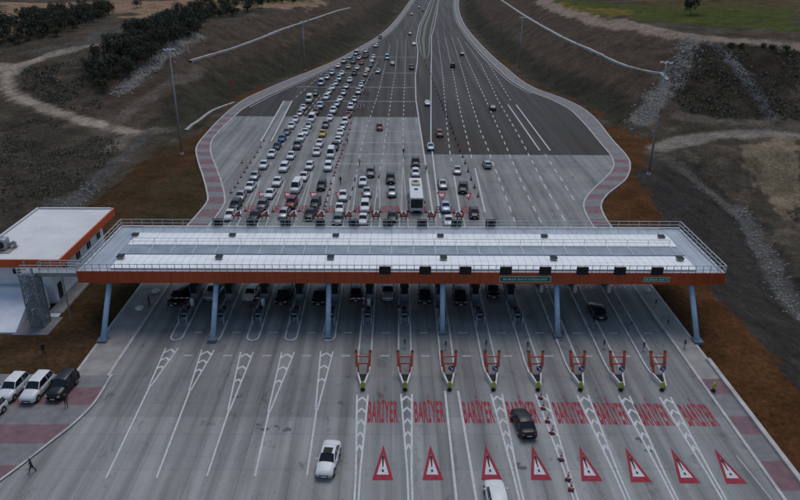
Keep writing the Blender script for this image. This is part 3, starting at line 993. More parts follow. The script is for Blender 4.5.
# ------------------------------------------------------------------ canopy
CX0, CX1, CY0, CY1, CZ0, CZ1 = -40.0, 42.9, 79.4, 95.3, 6.2, 7.6
M['seam'] = simple('fascia_seam', (0.12, 0.02, 0.008), 0.7)
can = empty('toll_canopy', (0, 80, 0))
tag(can, 'long flat toll canopy with orange fascia and white roof bands spanning all lanes', 'canopy')
def P(mb, name, parent=can, sm=False):
    o = mb.build(name, parent, sm)
    if parent is not None: o.matrix_parent_inverse = Matrix.Translation(-Vector(parent.location))
    return o
mb = MB()
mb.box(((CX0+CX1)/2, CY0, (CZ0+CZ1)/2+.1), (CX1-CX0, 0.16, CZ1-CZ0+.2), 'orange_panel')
for i in range(1, 21): mb.box((CX0+i*3.95, CY0-.083, (CZ0+CZ1)/2+.1), (0.035, 0.01, CZ1-CZ0+.18), 'seam')
P(mb, 'front_fascia')
mb = MB()
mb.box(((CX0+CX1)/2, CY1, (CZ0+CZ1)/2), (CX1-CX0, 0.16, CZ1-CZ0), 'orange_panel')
P(mb, 'rear_fascia')
mb = MB(); mb.box(((CX0+CX1)/2, CY1, CZ1+.025), (CX1-CX0, .3, .05), 'rail'); P(mb, 'parapet_cap')
for x in (CX0+.05, CX1-.05):
    mb = MB(); mb.box((x, (CY0+CY1)/2, CZ1+.02), (.32, CY1-CY0-.32, .05), 'rail'); P(mb, 'parapet_cap')
for x in (CX0-0.003, CX1+0.003):
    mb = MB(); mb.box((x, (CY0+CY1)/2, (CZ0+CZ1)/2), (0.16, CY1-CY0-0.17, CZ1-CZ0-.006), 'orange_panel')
    P(mb, 'side_fascia')
mb = MB()
mb.box(((CX0+CX1)/2, (CY0+CY1)/2, CZ0+0.12), (CX1-CX0-.2, CY1-CY0-.2, 0.1), 'soffit'); P(mb, 'soffit')
mb = MB()
mb.box(((CX0+CX1)/2, (CY0+CY1)/2, CZ1-0.14), (CX1-CX0-.2, CY1-CY0-.2, 0.12), 'deck')
for i in range(60):    # seams between deck sheets
    x = CX0+1.4*i+0.7
    if x < CX1-.3: mb.box((x, (CY0+CY1)/2, CZ1-0.07), (0.05, CY1-CY0-.4, 0.03), 'deck')
P(mb, 'roof_deck')
def white_roof(x0, x1, y0, y1, name='roof_band'):
    mb = MB(); z0 = CZ1-.08; n = 8; pts = []
    for i in range(n+1):
        t = i/n; y = y0+(y1-y0)*t
        pts.append((y, z0+0.14+0.14*math.sin(math.pi*t)))
    for a, b in zip(pts[:-1], pts[1:]):
        mb.add([(x0, a[0], a[1]), (x1, a[0], a[1]), (x1, b[0], b[1]), (x0, b[0], b[1])], [(0, 1, 2, 3)], 'roof_white')
    for y in (y0, y1):
        mb.add([(x0, y, z0-.1), (x1, y, z0-.1), (x1, y, z0+.14), (x0, y, z0+.14)], [(0, 1, 2, 3)], 'deck')
    for x in (x0, x1):
        mb.add([(x, y0, z0-.1)]+[(x, p[0], p[1]) for p in pts]+[(x, y1, z0-.1)], [tuple(range(n+3))], 'roof_white')
    return P(mb, name)
white_roof(-36.2, 39.6, 80.5, 84.9)
white_roof(-36.6, 39.9, 88.2, 92.6)
for (pl, y, z) in (([131, 230, 335, 441, 546, 664], 91.2, 8.0), ([117, 217, 330, 444, 555, 682], 83.4, 8.1)):
    for px in pl:
        x = g(px, 239 if y > 88 else 261, 8.0)[0]
        mb = MB(); mb.box((x, y, z-.12), (0.8, 0.7, 0.3), 'steel'); mb.box((x, y, z+.05), (0.95, 0.85, 0.07), 'black')
        P(mb, 'roof_vent')
# walkway trough between the bands: gratings and rails
M['trough'] = simple('trough_sheet', (0.24, 0.29, 0.34), 0.45, 0.0, 0.35, 0.6)
mb = MB()
mb.box((1.5, 87.0, CZ1-.03), (77, 3.3, 0.08), 'trough')
for i in range(26):
    mb.box((-36+i*3.0, 87.0, CZ1+.03), (0.1, 3.3, 0.08), 'rail')
P(mb, 'trough')
def railing(pts, h=1.1, step=1.0, parent=can, name='railing', z=CZ1, mid=2, thick=0.05):
    mb = MB()
    for a, b in zip(pts[:-1], pts[1:]):
        L = math.hypot(b[0]-a[0], b[1]-a[1]); n = max(1, round(L/step))
        for i in range(n+1):
            x, y = a[0]+(b[0]-a[0])*i/n, a[1]+(b[1]-a[1])*i/n
            mb.box((x, y, z+h/2), (thick, thick, h), 'rail')
        for k in range(mid+1):
            zz = z+h*(1-k/(mid+1)) - (0.0 if k else 0.0)
            mb.bar((a[0], a[1], zz), (b[0], b[1], zz), thick, thick, 'rail')
    return P(mb, name, parent)
railing([(CX0+.05, CY0+.2), (CX1-.05, CY0+.2)], 1.1, 0.95, mid=1, thick=0.075)
railing([(CX1+.05, CY0+.2), (CX1+.05, CY1-.1)], 1.1, 1.5, mid=1, thick=0.08)
railing([(CX1-.05, CY1-.1), (CX0+.1, CY1-.1)], 1.1, 1.5, mid=1, thick=0.06)
railing([(CX0+.05, CY1-.1), (CX0+.05, 81.2)], 1.1, 1.5, mid=1, thick=0.07)
railing([(-36, 88.6), (39, 88.6)], 0.9, 3.0, mid=1, thick=0.05)
railing([(-36, 92.8), (39, 92.8)], 0.9, 3.0, mid=0, thick=0.05)
# columns
for x, y, k in ((-36.3, 75.2, 0), (-22.6, 75.5, 2), (-8.1, 76.2, 5), (6.6, 77.2, 8), (21.4, 76.5, 11), (38.9, 75.2, 0)):
    mb = MB()
    mb.tube((x, y, 0.2), (x, 80.1, CZ0+.1), 0.34, 0.33, 'blue_steel', 16)
    c = P(mb, 'column'); fix_normals(c)
    for p in c.data.polygons: p.use_smooth = len(p.vertices) == 4
    mb = MB(); mb.box((x, y, 0.22), (1.15, 1.3, 0.42), 'booth')
    for a in (-1, 1):
        for b in (-1, 1): mb.tube((x+a*.42, y+b*.48, .43), (x+a*.42, y+b*.48, .56), .05, .05, 'steel', 6)
    P(mb, 'column_base')
for x in (-36.3, -22.9, -8.4, 7.0, 22.2, 39.3):
    mb = MB(); mb.tube((x, 97, 0.0), (x, 93.6, CZ0+.1), 0.36, 0.36, 'blue_steel', 14); P(mb, 'column')

# lane signals on the canopy edges
def lane_signal(x, y, z, label, rear=False):
    s = -1 if rear else 1
    t = empty('lane_signal', (x, y, z)); tag(t, label, 'traffic signal', 'lane signal boxes on the rear edge' if rear else 'lane signal boxes on the front edge')
    mb = MB(); mb.box((0, 0, 0.52), (1.5, 0.28, 1.05), 'black'); o = mb.build('housing', t); soft(o, .03, 1)
    mb = MB(); mb.box((0, -s*0.155, 0.52), (1.3, 0.02, 0.88), 'screen_off')
    for i in range(5): mb.box((0, -s*0.168, 0.18+i*.17), (1.28, 0.012, 0.02), 'black')
    mb.build('display', t)
    for a in (-.5, .5):
        mb = MB(); mb.box((a, s*0.16, 0.2), (0.08, 0.06, 1.1), 'steel'); mb.build('bracket', t)
for i, px in enumerate([385, 425, 465, 505, 544, 581, 618, 655]):
    x = g(px, 269, 8.1)[0]
    lane_signal(x, CY0-0.27, CZ1+0.08, 'black lane signal box on the front canopy rail, %s from the left of eight' % ORD[i+1])
for i in range(9):
    x = g(217.5+i*34.1, 222, 8.2)[0]
    lane_signal(x, CY1+0.27, CZ1+0.1, 'black lane signal box on the rear canopy rail, %s from the left of nine' % ORD[i+1], True)

def name_sign(px0, px1, py, h, text, label):
    x0 = g(px0, py, 7.0)[0]; x1 = g(px1, py, 7.0)[0]; w = x1-x0; x = (x0+x1)/2
    t = empty('name_sign', (x, CY0-0.09, CZ0+.72)); tag(t, label, 'sign', 'green name signs')
    mb = MB(); mb.box((0, -.04, 0), (w, 0.06, h), 'sign_white'); mb.build('border', t)
    mb = MB(); mb.box((0, -.075, 0), (w-.14, 0.012, h-.14), 'green_sign'); mb.build('panel', t)
    me = fit_mesh(text_mesh(text, 1.0), w*.84, h*.46)
    thicken_mesh(me, 0.02)
    me.materials.clear(); me.materials.append(M['sign_white'])
    o = link_mesh('lettering', me, t); o.rotation_euler = (R(90), 0, 0); o.location = (0, -.086, 0)
name_sign(499, 550.5, 277.5, 0.82, 'BURSA BATI G\u0130\u015eELER\u0130', 'long green sign with white toll plaza name on orange canopy front')
name_sign(643.5, 670, 279.3, 0.66, 'BURSA BATI', 'short green sign with pale lettering near right end of orange canopy')

# ------------------------------------------------------------------ toll islands and what stands on them
M['island_top'] = simple('island_concrete', (0.17, 0.175, 0.18), 0.85, 0, 0.35, 0.7)
M['island_kerb'] = simple('island_kerb', (0.50, 0.50, 0.50), 0.8, 0, 0.35, 0.7)
def island(k):
    y0, y1 = TIP[k], REAR[k]; w = 1.7 if k < 6 else 1.75
    pts = []
    x0, x1 = isl_x(k, y0), isl_x(k, y1)
    N = 7; L = y1-y0
    def cx(y): return isl_x(k, y)
    ring = []
    if k >= 6:
        for yy, ww in ((y1-3, .5), (70.0, .5), (68.6, .46), (67.4, .38)): ring.append((cx(yy)-ww*w, yy))
        for yy, ww in ((67.4, .38), (68.6, .46), (70.0, .5)): ring.append((cx(yy)+ww*w, yy))
    else:
      for i in range(N+1):
        a = math.pi+math.pi*i/N
        yy = y0+(w/2 if k < 6 else 1.1)*(1+math.sin(a)); ring.append((cx(yy)+math.cos(a)*w/2, yy))
    for i in range(N+1):
        a = math.pi*i/N
        yy = y1-w/2+w/2*math.sin(a); ring.append((cx(yy)+math.cos(a)*w/2, yy))
    t = empty('toll_island', (x0, y0, 0))
    where = 'with rounded near tip' if k < 6 else 'orange frame at its near end'
    tag(t, 'concrete toll island, %s from the left, %s' % (ORD[k], where), 'traffic island', 'toll islands between the lanes')
    mb = MB(); mb.prism(ring, -0.02, 0.2, 'island_kerb'); P(mb, 'kerb', t)
    ctr = (x0+x1)/2
    inner = [((p[0]-cx(p[1]))*0.76+cx(p[1]), p[1]+(0.2 if p[1] < (y0+y1)/2 else -0.2)) for p in ring]
    mb = MB(); mb.poly(inner, 0.215, 'island_top'); P(mb, 'paving', t)
for k in ISL: island(k)

def booth_proto():
    t = empty('toll_booth', (0, 0, 0))
    mb = MB(); mb.box((0, 0, 0.55), (1.05, 2.9, 1.1), 'booth')
    for sx in (-.48, .48):
        for sy in (-1.38, 0, 1.38): mb.box((sx, sy, 1.65), (0.09, 0.09, 1.1), 'booth')
    soft(mb.build('cabin', t), .02, 1)
    mb = MB(); mb.box((0, 0, 1.65), (0.98, 2.8, 1.1), 'dark_glass'); mb.build('window', t)
    mb = MB(); mb.box((0, 0, 2.28), (1.2, 3.2, 0.14), 'black'); soft(mb.build('roof', t), .03, 1)
    mb = MB(); mb.box((0.535, -0.6, 0.75), (0.03, 0.75, 1.35), 'steel'); mb.build('door', t)
    return t
def kiosk_proto():
    t = empty('payment_kiosk', (0, 0, 0))
    mb = MB(); mb.box((0, .1, 0.6), (0.72, 1.1, 1.2), 'kiosk'); mb.box((0, .1, 1.24), (0.8, 1.2, .07), 'black'); soft(mb.build('cabinet', t), .02, 1)
    for a in (-.55, .55):
        mb = MB(); mb.box((a, .5, .75), (.04, 2.6, .8), 'panel_glass'); mb.box((a, .5, 1.17), (.06, 2.7, .05), 'steel'); mb.build('side_panel', t)
    mb = MB(); mb.box((0, 1.9, .5), (.5, .5, 1.0), 'black'); mb.build('power_box', t)
    mb = MB(); mb.box((0, -0.465, 0.85), (0.55, 0.03, 0.4), 'dark_glass'); mb.build('screen', t)
    mb = MB(); mb.tube((-.62, .3, 0), (-.62, .3, 1.9), .05, .05, 'steel', 8); mb.box((-.66, .25, 1.95), (.5, .34, .34), 'black'); mb.build('camera', t)
    for a in (-.5, .5):
        mb = MB()
        mb.tube((a, -1.1, 0), (a, -1.1, 1.0), .045, .045, 'rail', 8)
        mb.bar((a, -1.1, .98), (a, -.7, .98), .06, .06, 'rail')
        mb.build('guard_rail', t)
    return t
def guard_proto():
    t = empty('guard_frame', (0, 0, 0))
    for s in (-1, 1):
        mb = MB()
        mb.bar((s*.48, 0, 0.0), (s*.58, .5, .95), .22, .2, 'hazard_orange')
        mb.bar((s*.68, .4, .78), (s*.78, 1.15, 2.1), .3, .22, 'hazard_orange')
        mb.bar((s*.45, .47, .92), (s*.80, .47, .92), .22, .2, 'hazard_orange')
        mb.box((s*.79, 1.16, 2.13), (.32, .3, .1), 'black')
        soft(mb.build('post', t), .015, 1)
    mb = MB()
    for z, yy in ((1.05, .56), (1.65, .9)): mb.bar((-.72, yy, z), (.72, yy, z), .1, .12, 'hazard_orange')
    mb.build('crossbar', t)
    return t
def nose_proto():
    t = empty('island_nose', (0, 0, 0))
    mb = MB()
    ring = [(-.72, 1.2), (-.16, -1.25), (.16, -1.25), (.72, 1.2)]
    for s in (-1, 1):
        mb.add([(s*.74, 1.2, 0), (s*.20, -1.25, 0), (s*.20, -1.25, .5), (s*.74, 1.2, .62),
                (s*.54, 1.2, 0), (s*.05, -1.25, 0), (s*.05, -1.25, .5), (s*.54, 1.2, .62)],
               [(0, 1, 2, 3), (4, 5, 6, 7), (3, 2, 6, 7), (1, 5, 6, 2), (0, 3, 7, 4)], 'white_plastic')
    mb.build('wedge', t)
    mb = MB(); mb.poly([(-.55, 1.2), (-.1, -1.2), (.1, -1.2), (.55, 1.2)], .3, 'black'); mb.build('filling', t)
    return t
def roundel_proto():
    t = empty('keep_side_sign', (0, 0, 0))
    mb = MB(); mb.tube((0, 0, 0), (0, 0, 1.1), .035, .035, 'steel', 8); mb.build('post', t)
    mb = MB(); mb.tube((0, -.05, 1.35), (0, .0, 1.35), .36, .36, 'blue_sign', 20); mb.build('disc', t)
    mb = MB()
    mb.add([(-.2, -.06, 1.52), (-.13, -.06, 1.58), (.12, -.06, 1.3), (.05, -.06, 1.24)], [(0, 1, 2, 3)], 'white_plastic')
    mb.add([(.2, -.06, 1.15), (.2, -.06, 1.4), (-.04, -.06, 1.15)], [(0, 1, 2)], 'white_plastic')
    mb.build('arrow', t)
    return t
def paddle_proto():
    t = empty('delineator', (0, 0, 0))
    mb = MB(); mb.tube((0, 0, 0), (0, 0, .14), .3, .26, 'black', 12); mb.tube((0, 0, .1), (0, 0, .35), .1, .1, 'black', 8); mb.build('base', t)
    mb = MB()
    n = 12; pts = [(math.cos(2*math.pi*i/n)*.27, .72+math.sin(2*math.pi*i/n)*.42) for i in range(n)]
    mb.add([(p[0], -.06, p[1]) for p in pts]+[(p[0], .06, p[1]) for p in pts],
           [tuple(range(n-1, -1, -1)), tuple(range(n, 2*n))]+[(i, (i+1) % n, n+(i+1) % n, n+i) for i in range(n)], 'yellow_green')
    mb.build('paddle', t)
    return t
def arm_proto():
    t = empty('barrier_gate', (0, 0, 0))
    mb = MB(); mb.box((0, 0, .55), (.45, .5, 1.1), 'white_plastic'); soft(mb.build('cabinet', t), .03, 1)
    mb = MB()
    for i in range(7):
        mb.box((.38+i*.36, -.3, 1.0), (.36, .08, .12), 'red_plastic' if i % 2 == 0 else 'white_plastic')
    mb.build('arm', t)
    return t
used = {}
def place(key, proto, loc, rz, label, cat, group):
    o = proto if key not in used else copy_tree(proto)
    used[key] = True
    o.location = loc; o.rotation_euler = (0, 0, rz); o.scale = (1, 1, 1)
    tag(o, label, cat, group)
    return o
bp_, kp_, gp_, np_, rp_, pp_, ap_ = booth_proto(), kiosk_proto(), guard_proto(), nose_proto(), roundel_proto(), paddle_proto(), arm_proto()
for k in ISL:
    o_ = ORD[k]
    if k <= 10:
        place('b', bp_, (isl_x(k, 87.2), 87.2, .215), 0, 'grey toll booth with dark windows under canopy, %s island from the left' % o_, 'toll booth', 'toll booths under the canopy')
        place('k', kp_, (isl_x(k, 80.4), 80.4, .215), 0, 'blue-grey payment kiosk near canopy edge on %s island from the left' % o_, 'kiosk', 'payment kiosks')
    else:
        place('b', bp_, (isl_x(k, 92.5), 92.5, .215), 0, 'grey toll booth with dark windows under canopy, %s island from the left' % o_, 'toll booth', 'toll booths under the canopy')
    if k >= 10:
        yy = 88.6 if k > 10 else 91.2
        place('a', ap_, (isl_x(k, yy), yy, .215), 0, 'red and white barrier arm and cabinet on %s island from the left' % o_, 'barrier gate', 'barrier gates')
    elif k in (1, 3, 6):
        place('a', ap_, (isl_x(k, 84.4), 84.4, .215), math.pi, 'red and white barrier arm and cabinet on %s island from the left' % o_, 'barrier gate', 'barrier gates')
    if k >= 6:
        q = ORD[k-5]
        nx = {6: 363, 7: 405, 8: 448.5, 9: 491.5, 10: 535, 11: 576.5, 12: 616, 13: 656}[k]
        dx_ = {6: 0, 7: 0, 8: .5, 9: 1.0, 10: 1.5, 11: 2, 12: 2.6, 13: 3.4}[k]
        X0 = g(nx+dx_*.7, 378)[0]
        place('g', gp_, (X0, 67.5, .2), 0, 'orange guard frame on island nose, %s from the left of the near row' % q, 'guard frame', 'near row of orange guard frames').scale = (1.06, 1.05, 1.2)
        X1 = g(nx+dx_, 381)[0]
        place('n', np_, (X1, 66.4, 0.0), 0, 'white wedge of an island nose, %s from the left of the near row' % q, 'island nose', 'near row of island noses')
        if k >= 8:
            place('r', rp_, (X1+.25, 67.0, .2), 0, 'small round blue sign with white arrow by guard frame, %s from the left' % ORD[k-7], 'road sign', 'round keep-side signs')
        X2 = g(nx+dx_*1.3, 388)[0]
        place('p', pp_, (X2, 64.9, 0.01), 0, 'yellow-green rounded paddle before island nose, %s from the left of eight' % q, 'delineator', 'yellow paddles before the noses')
    if k <= 9:
        X0 = isl_x(k, 118)
        place('g', gp_, (X0, 117.6, .2), math.pi, 'orange guard frame behind the canopy, %s from the left of the far row' % o_, 'guard frame', 'far row of orange guard frames').scale = (.8, .8, .75)
        place('n', np_, (isl_x(k, 119.8), 119.9, 0.0), math.pi, 'white wedge nose behind the canopy, %s from the left of the far row' % o_, 'island nose', 'far row of island noses')
px_, py_ = g(713, 392)
place('p', pp_, (px_, py_, .14), R(25), 'yellow-green paddle sign standing on the right pavement', 'delineator', 'yellow paddles before the noses')

def bollard_proto():
    t = empty('bollard', (0, 0, 0))
    mb = MB(); mb.tube((0, 0, 0), (0, 0, .08), .2, .18, 'steel', 10); mb.tube((0, 0, .08), (0, 0, .95), .07, .07, 'steel', 10); mb.tube((0, 0, .95), (0, 0, 1.15), .12, .1, 'black', 10)
    mb.build('post', t)
    mb = MB(); mb.box((0, -.02, .75), (.3, .16, .3), 'booth'); mb.build('box', t)
    return t
bo = bollard_proto()
for i, (a, b, lb) in enumerate([(655, 308, 'nearest the canopy'), (667, 329, 'second from the canopy'), (684, 349, 'farthest from the canopy')]):
    x, y = g(a, b)
    place('bol', bo, (x, y, .14), 0, 'short grey sensor bollard on the right pavement, %s' % lb, 'bollard', 'bollards on the right pavement')
for i, (k, yy) in enumerate([(8, 73.2), (9, 73.4), (10, 73.0), (11, 75.5), (12, 78.5), (12, 73.5), (13, 78.0), (13, 73.0), (7, 73.6)]):
    place('bol', bo, (isl_x(k, yy), yy, .215), 0, 'short grey sensor bollard on the %s island from the left, %s' % (ORD[k], 'nearer its guard frame' if yy < 74 else 'nearer the canopy'), 'bollard', 'bollards on the islands')

# lamp dome by the right pavement, white sacks at the left pavement
mb = MB()
x, y = g(647, 293)
mb.tube((x, y, .14), (x, y, .5), .1, .1, 'steel', 10); mb.tube((x, y, .5), (x, y, .75), .42, .3, 'white_plastic', 14); mb.tube((x, y, .75), (x, y, .9), .3, .05, 'white_plastic', 14)
tag(mb.build('ground_lamp'), 'white mushroom shaped ground lamp on the right pavement', 'lamp')
for i, (a, b, lb) in enumerate([(156, 293, 'nearer the canopy'), (140, 310, 'farther from the canopy')]):
    x, y = g(a, b); mb = MB()
    rng = random.Random(i)
    ring = []
    for zz, rr in ((0, .42), (.18, .5), (.36, .4), (.46, .15)):
        ring.append([(math.cos(2*math.pi*j/10)*rr*(1+rng.uniform(-.15, .15))*1.25, math.sin(2*math.pi*j/10)*rr*(1+rng.uniform(-.15, .15)), zz+rng.uniform(-.02, .04)) for j in range(10)])
    vs_ = sum(ring, []); fs = [(r_*10+j, r_*10+(j+1) % 10, (r_+1)*10+(j+1) % 10, (r_+1)*10+j) for r_ in range(3) for j in range(10)]+[tuple(range(30, 40))]
    mb.add(vs_, fs, 'white_plastic')
    tag(mb.build('sack', None, True, (x, y, .14)), 'white sack lying on the left pavement, %s' % lb, 'sack', 'sacks on the left pavement')

# ------------------------------------------------------------------ cones
def cone_proto(dark=False):
    t = empty('traffic_cone', (0, 0, 0))
    mb = MB(); mb.box((0, 0, .03), (.52, .52, .06), 'black'); mb.build('base', t)
    mb = MB()
    z = [.06, .30, .48, .66, .84, 1.0]; r_ = [.20, .155, .12, .09, .06, .035]
    ms = ['red_plastic', 'white_plastic', 'red_plastic', 'white_plastic', 'red_plastic'] if not dark else ['dark_red', 'dark_red', 'red_plastic', 'dark_red', 'dark_red']
    for i in range(5): mb.tube((0, 0, z[i]), (0, 0, z[i+1]), r_[i], r_[i+1], ms[i], 10, i == 4)
    mb.build('body', t, True)
    return t
M['dark_red'] = simple('dirty_dark_red', (0.07, 0.015, 0.02), 0.6)
cp = cone_proto(); cpd = cone_proto(True)
rows = [('cone row beside the leftmost queue', False, [(264, 141), (260.7, 147.5), (257.5, 152.5), (254.5, 157.5), (250.5, 163), (247, 168), (244.5, 172.5), (241, 177.5), (238, 183.5), (235, 187.5), (231, 193)]),
        ('cone row right of the fourth queue', False, [(352, 117), (351, 123.5), (350, 130), (348, 135), (346, 140), (344, 145.5), (342.5, 150.5), (341.5, 154), (340, 158), (338.5, 161.5), (337, 165), (336, 168), (334.8, 173), (334, 176), (331, 184), (330, 190), (328, 196), (326, 202), (325, 206.5), (324, 210)]),
        ('cone row running up beside the far queues', False, [(355, 111), (358, 105), (361.5, 98), (364.5, 92), (367.5, 86), (370, 80), (372.5, 75), (375, 70), (377.5, 65.5), (380, 61)]),
        ('dark cone row from the median tip', True, [(424.5, 62), (426.5, 66), (428.5, 70), (430.5, 74.5), (432, 79), (433.5, 83.5), (435, 87.5), (436.5, 91.5), (438, 95), (439.5, 98.5), (441, 102), (442.5, 106), (443.7, 110), (445.5, 114), (447, 118), (450, 124), (451.5, 128.5), (453, 133.5), (455.4, 139.5), (458, 145.5), (460, 151.5), (462.6, 157.5), (465, 164), (468, 172), (471, 180), (474.5, 188), (478, 197)]),
        ('red and white cone row in the near apron', False, [(540.5, 398.5), (543, 409), (547.5, 422), (552, 433.5), (561, 460), (568, 480), (571, 490)])]
for nm, dark, l in rows:
    for i, (a, b) in enumerate(l):
        x, y = g(a, b)
        end = 'far end' if nm != 'dark cone row from the median tip' else 'median tip'
        if nm.startswith('dark'): lab = 'dark red cone, %s from the median tip in its row' % ORD[i+1]
        else: lab = 'cone %s from far end of the %s' % (ORD[len(l)-i if nm.startswith('cone row running') else i+1], nm)
        o = place('cd' if dark else 'c', cpd if dark else cp, (x, y, 0.012), random.Random(i).uniform(0, 1.5), lab, 'traffic cone', nm)
x, y = g(242, 163)
place('c', cp, (x, y, .012), .3, 'lone red cone standing on the open concrete left of the cone row', 'traffic cone', None)
# arrow boards among the cones
for k in range(1, 10):
    for s_, w_ in ((-1, 'left'), (1, 'right')):
        place('c', cp, (isl_x(k, 121.8)+s_*(.75+.1*(k % 3)), 121.6+.35*(k % 2)*s_, .012), k*.7, 'cone at the %s of the far row island nose, %s from the left' % (w_, ORD[k]), 'traffic cone', 'cones by the far island noses')
def board(x, y, rz, lab):
    t = empty('chevron_board', (x, y, 0.01), rz); tag(t, lab, 'chevron board', 'chevron boards beside the queue')
    mb = MB()
    for i in range(5):
        s = i*.44-.88
        mb.add([(s, 0, .5), (s+.44, 0, .5), (s+.44, .08, .5), (s, .08, .5), (s, 0, 1.3), (s+.44, 0, 1.3), (s+.44, .08, 1.3), (s, .08, 1.3)],
               [(0, 1, 5, 4), (2, 3, 7, 6), (4, 5, 6, 7), (0, 3, 2, 1), (0, 4, 7, 3), (1, 2, 6, 5)], 'red_plastic' if i % 2 else 'white_plastic')
    mb.build('panel', t)
    for a in (-.8, .8):
        mb = MB(); mb.box((a, .12, .35), (.08, .08, .7), 'steel'); mb.box((a, .12, .04), (.5, .6, .08), 'black'); mb.build('stand', t)
for i, (a, b) in enumerate([(371, 79), (366, 93), (360, 109)]):
    x, y = g(a, b); board(x, y, .1, 'red and white chevron board beside the fourth queue, %s from the toll canopy' % ORD[3-i])

# ------------------------------------------------------------------ vehicles
PAINT = {}
def paint(name, col, metal=0.0, rough=0.32):
    m = bpy.data.materials.new('paint_'+name.replace(' ', '_'))
    nt, b = nodes_of(m)
    v = pos_map(nt)
    n = ramp(nt, noise(nt, v, 1.2, 4), [(0.3, 0.86), (0.7, 1.0)])
    nt.links.new(mul(nt, col, n), b.inputs['Base Color'])
    b.inputs['Metallic'].default_value = metal
    b.inputs['Roughness'].default_value = rough
    b.inputs['Coat Weight'].default_value = 0.05
    b.inputs['Specular IOR Level'].default_value = 0.32
    b.inputs['Coat Roughness'].default_value = 0.12
    PAINT[name] = m
paint('white', (0.66, 0.66, 0.66)); paint('silver', (0.36, 0.37, 0.39), 0.5); paint('grey', (0.12, 0.125, 0.13), 0.4)
paint('black', (0.012, 0.012, 0.014)); paint('navy', (0.015, 0.02, 0.06)); paint('blue', (0.03, 0.10, 0.24)); paint('dark red', (0.17, 0.012, 0.02))
paint('red', (0.28, 0.02, 0.02)); paint('yellow', (0.60, 0.30, 0.02)); paint('beige', (0.42, 0.36, 0.26)); paint('pale blue', (0.34, 0.42, 0.52), 0.3)

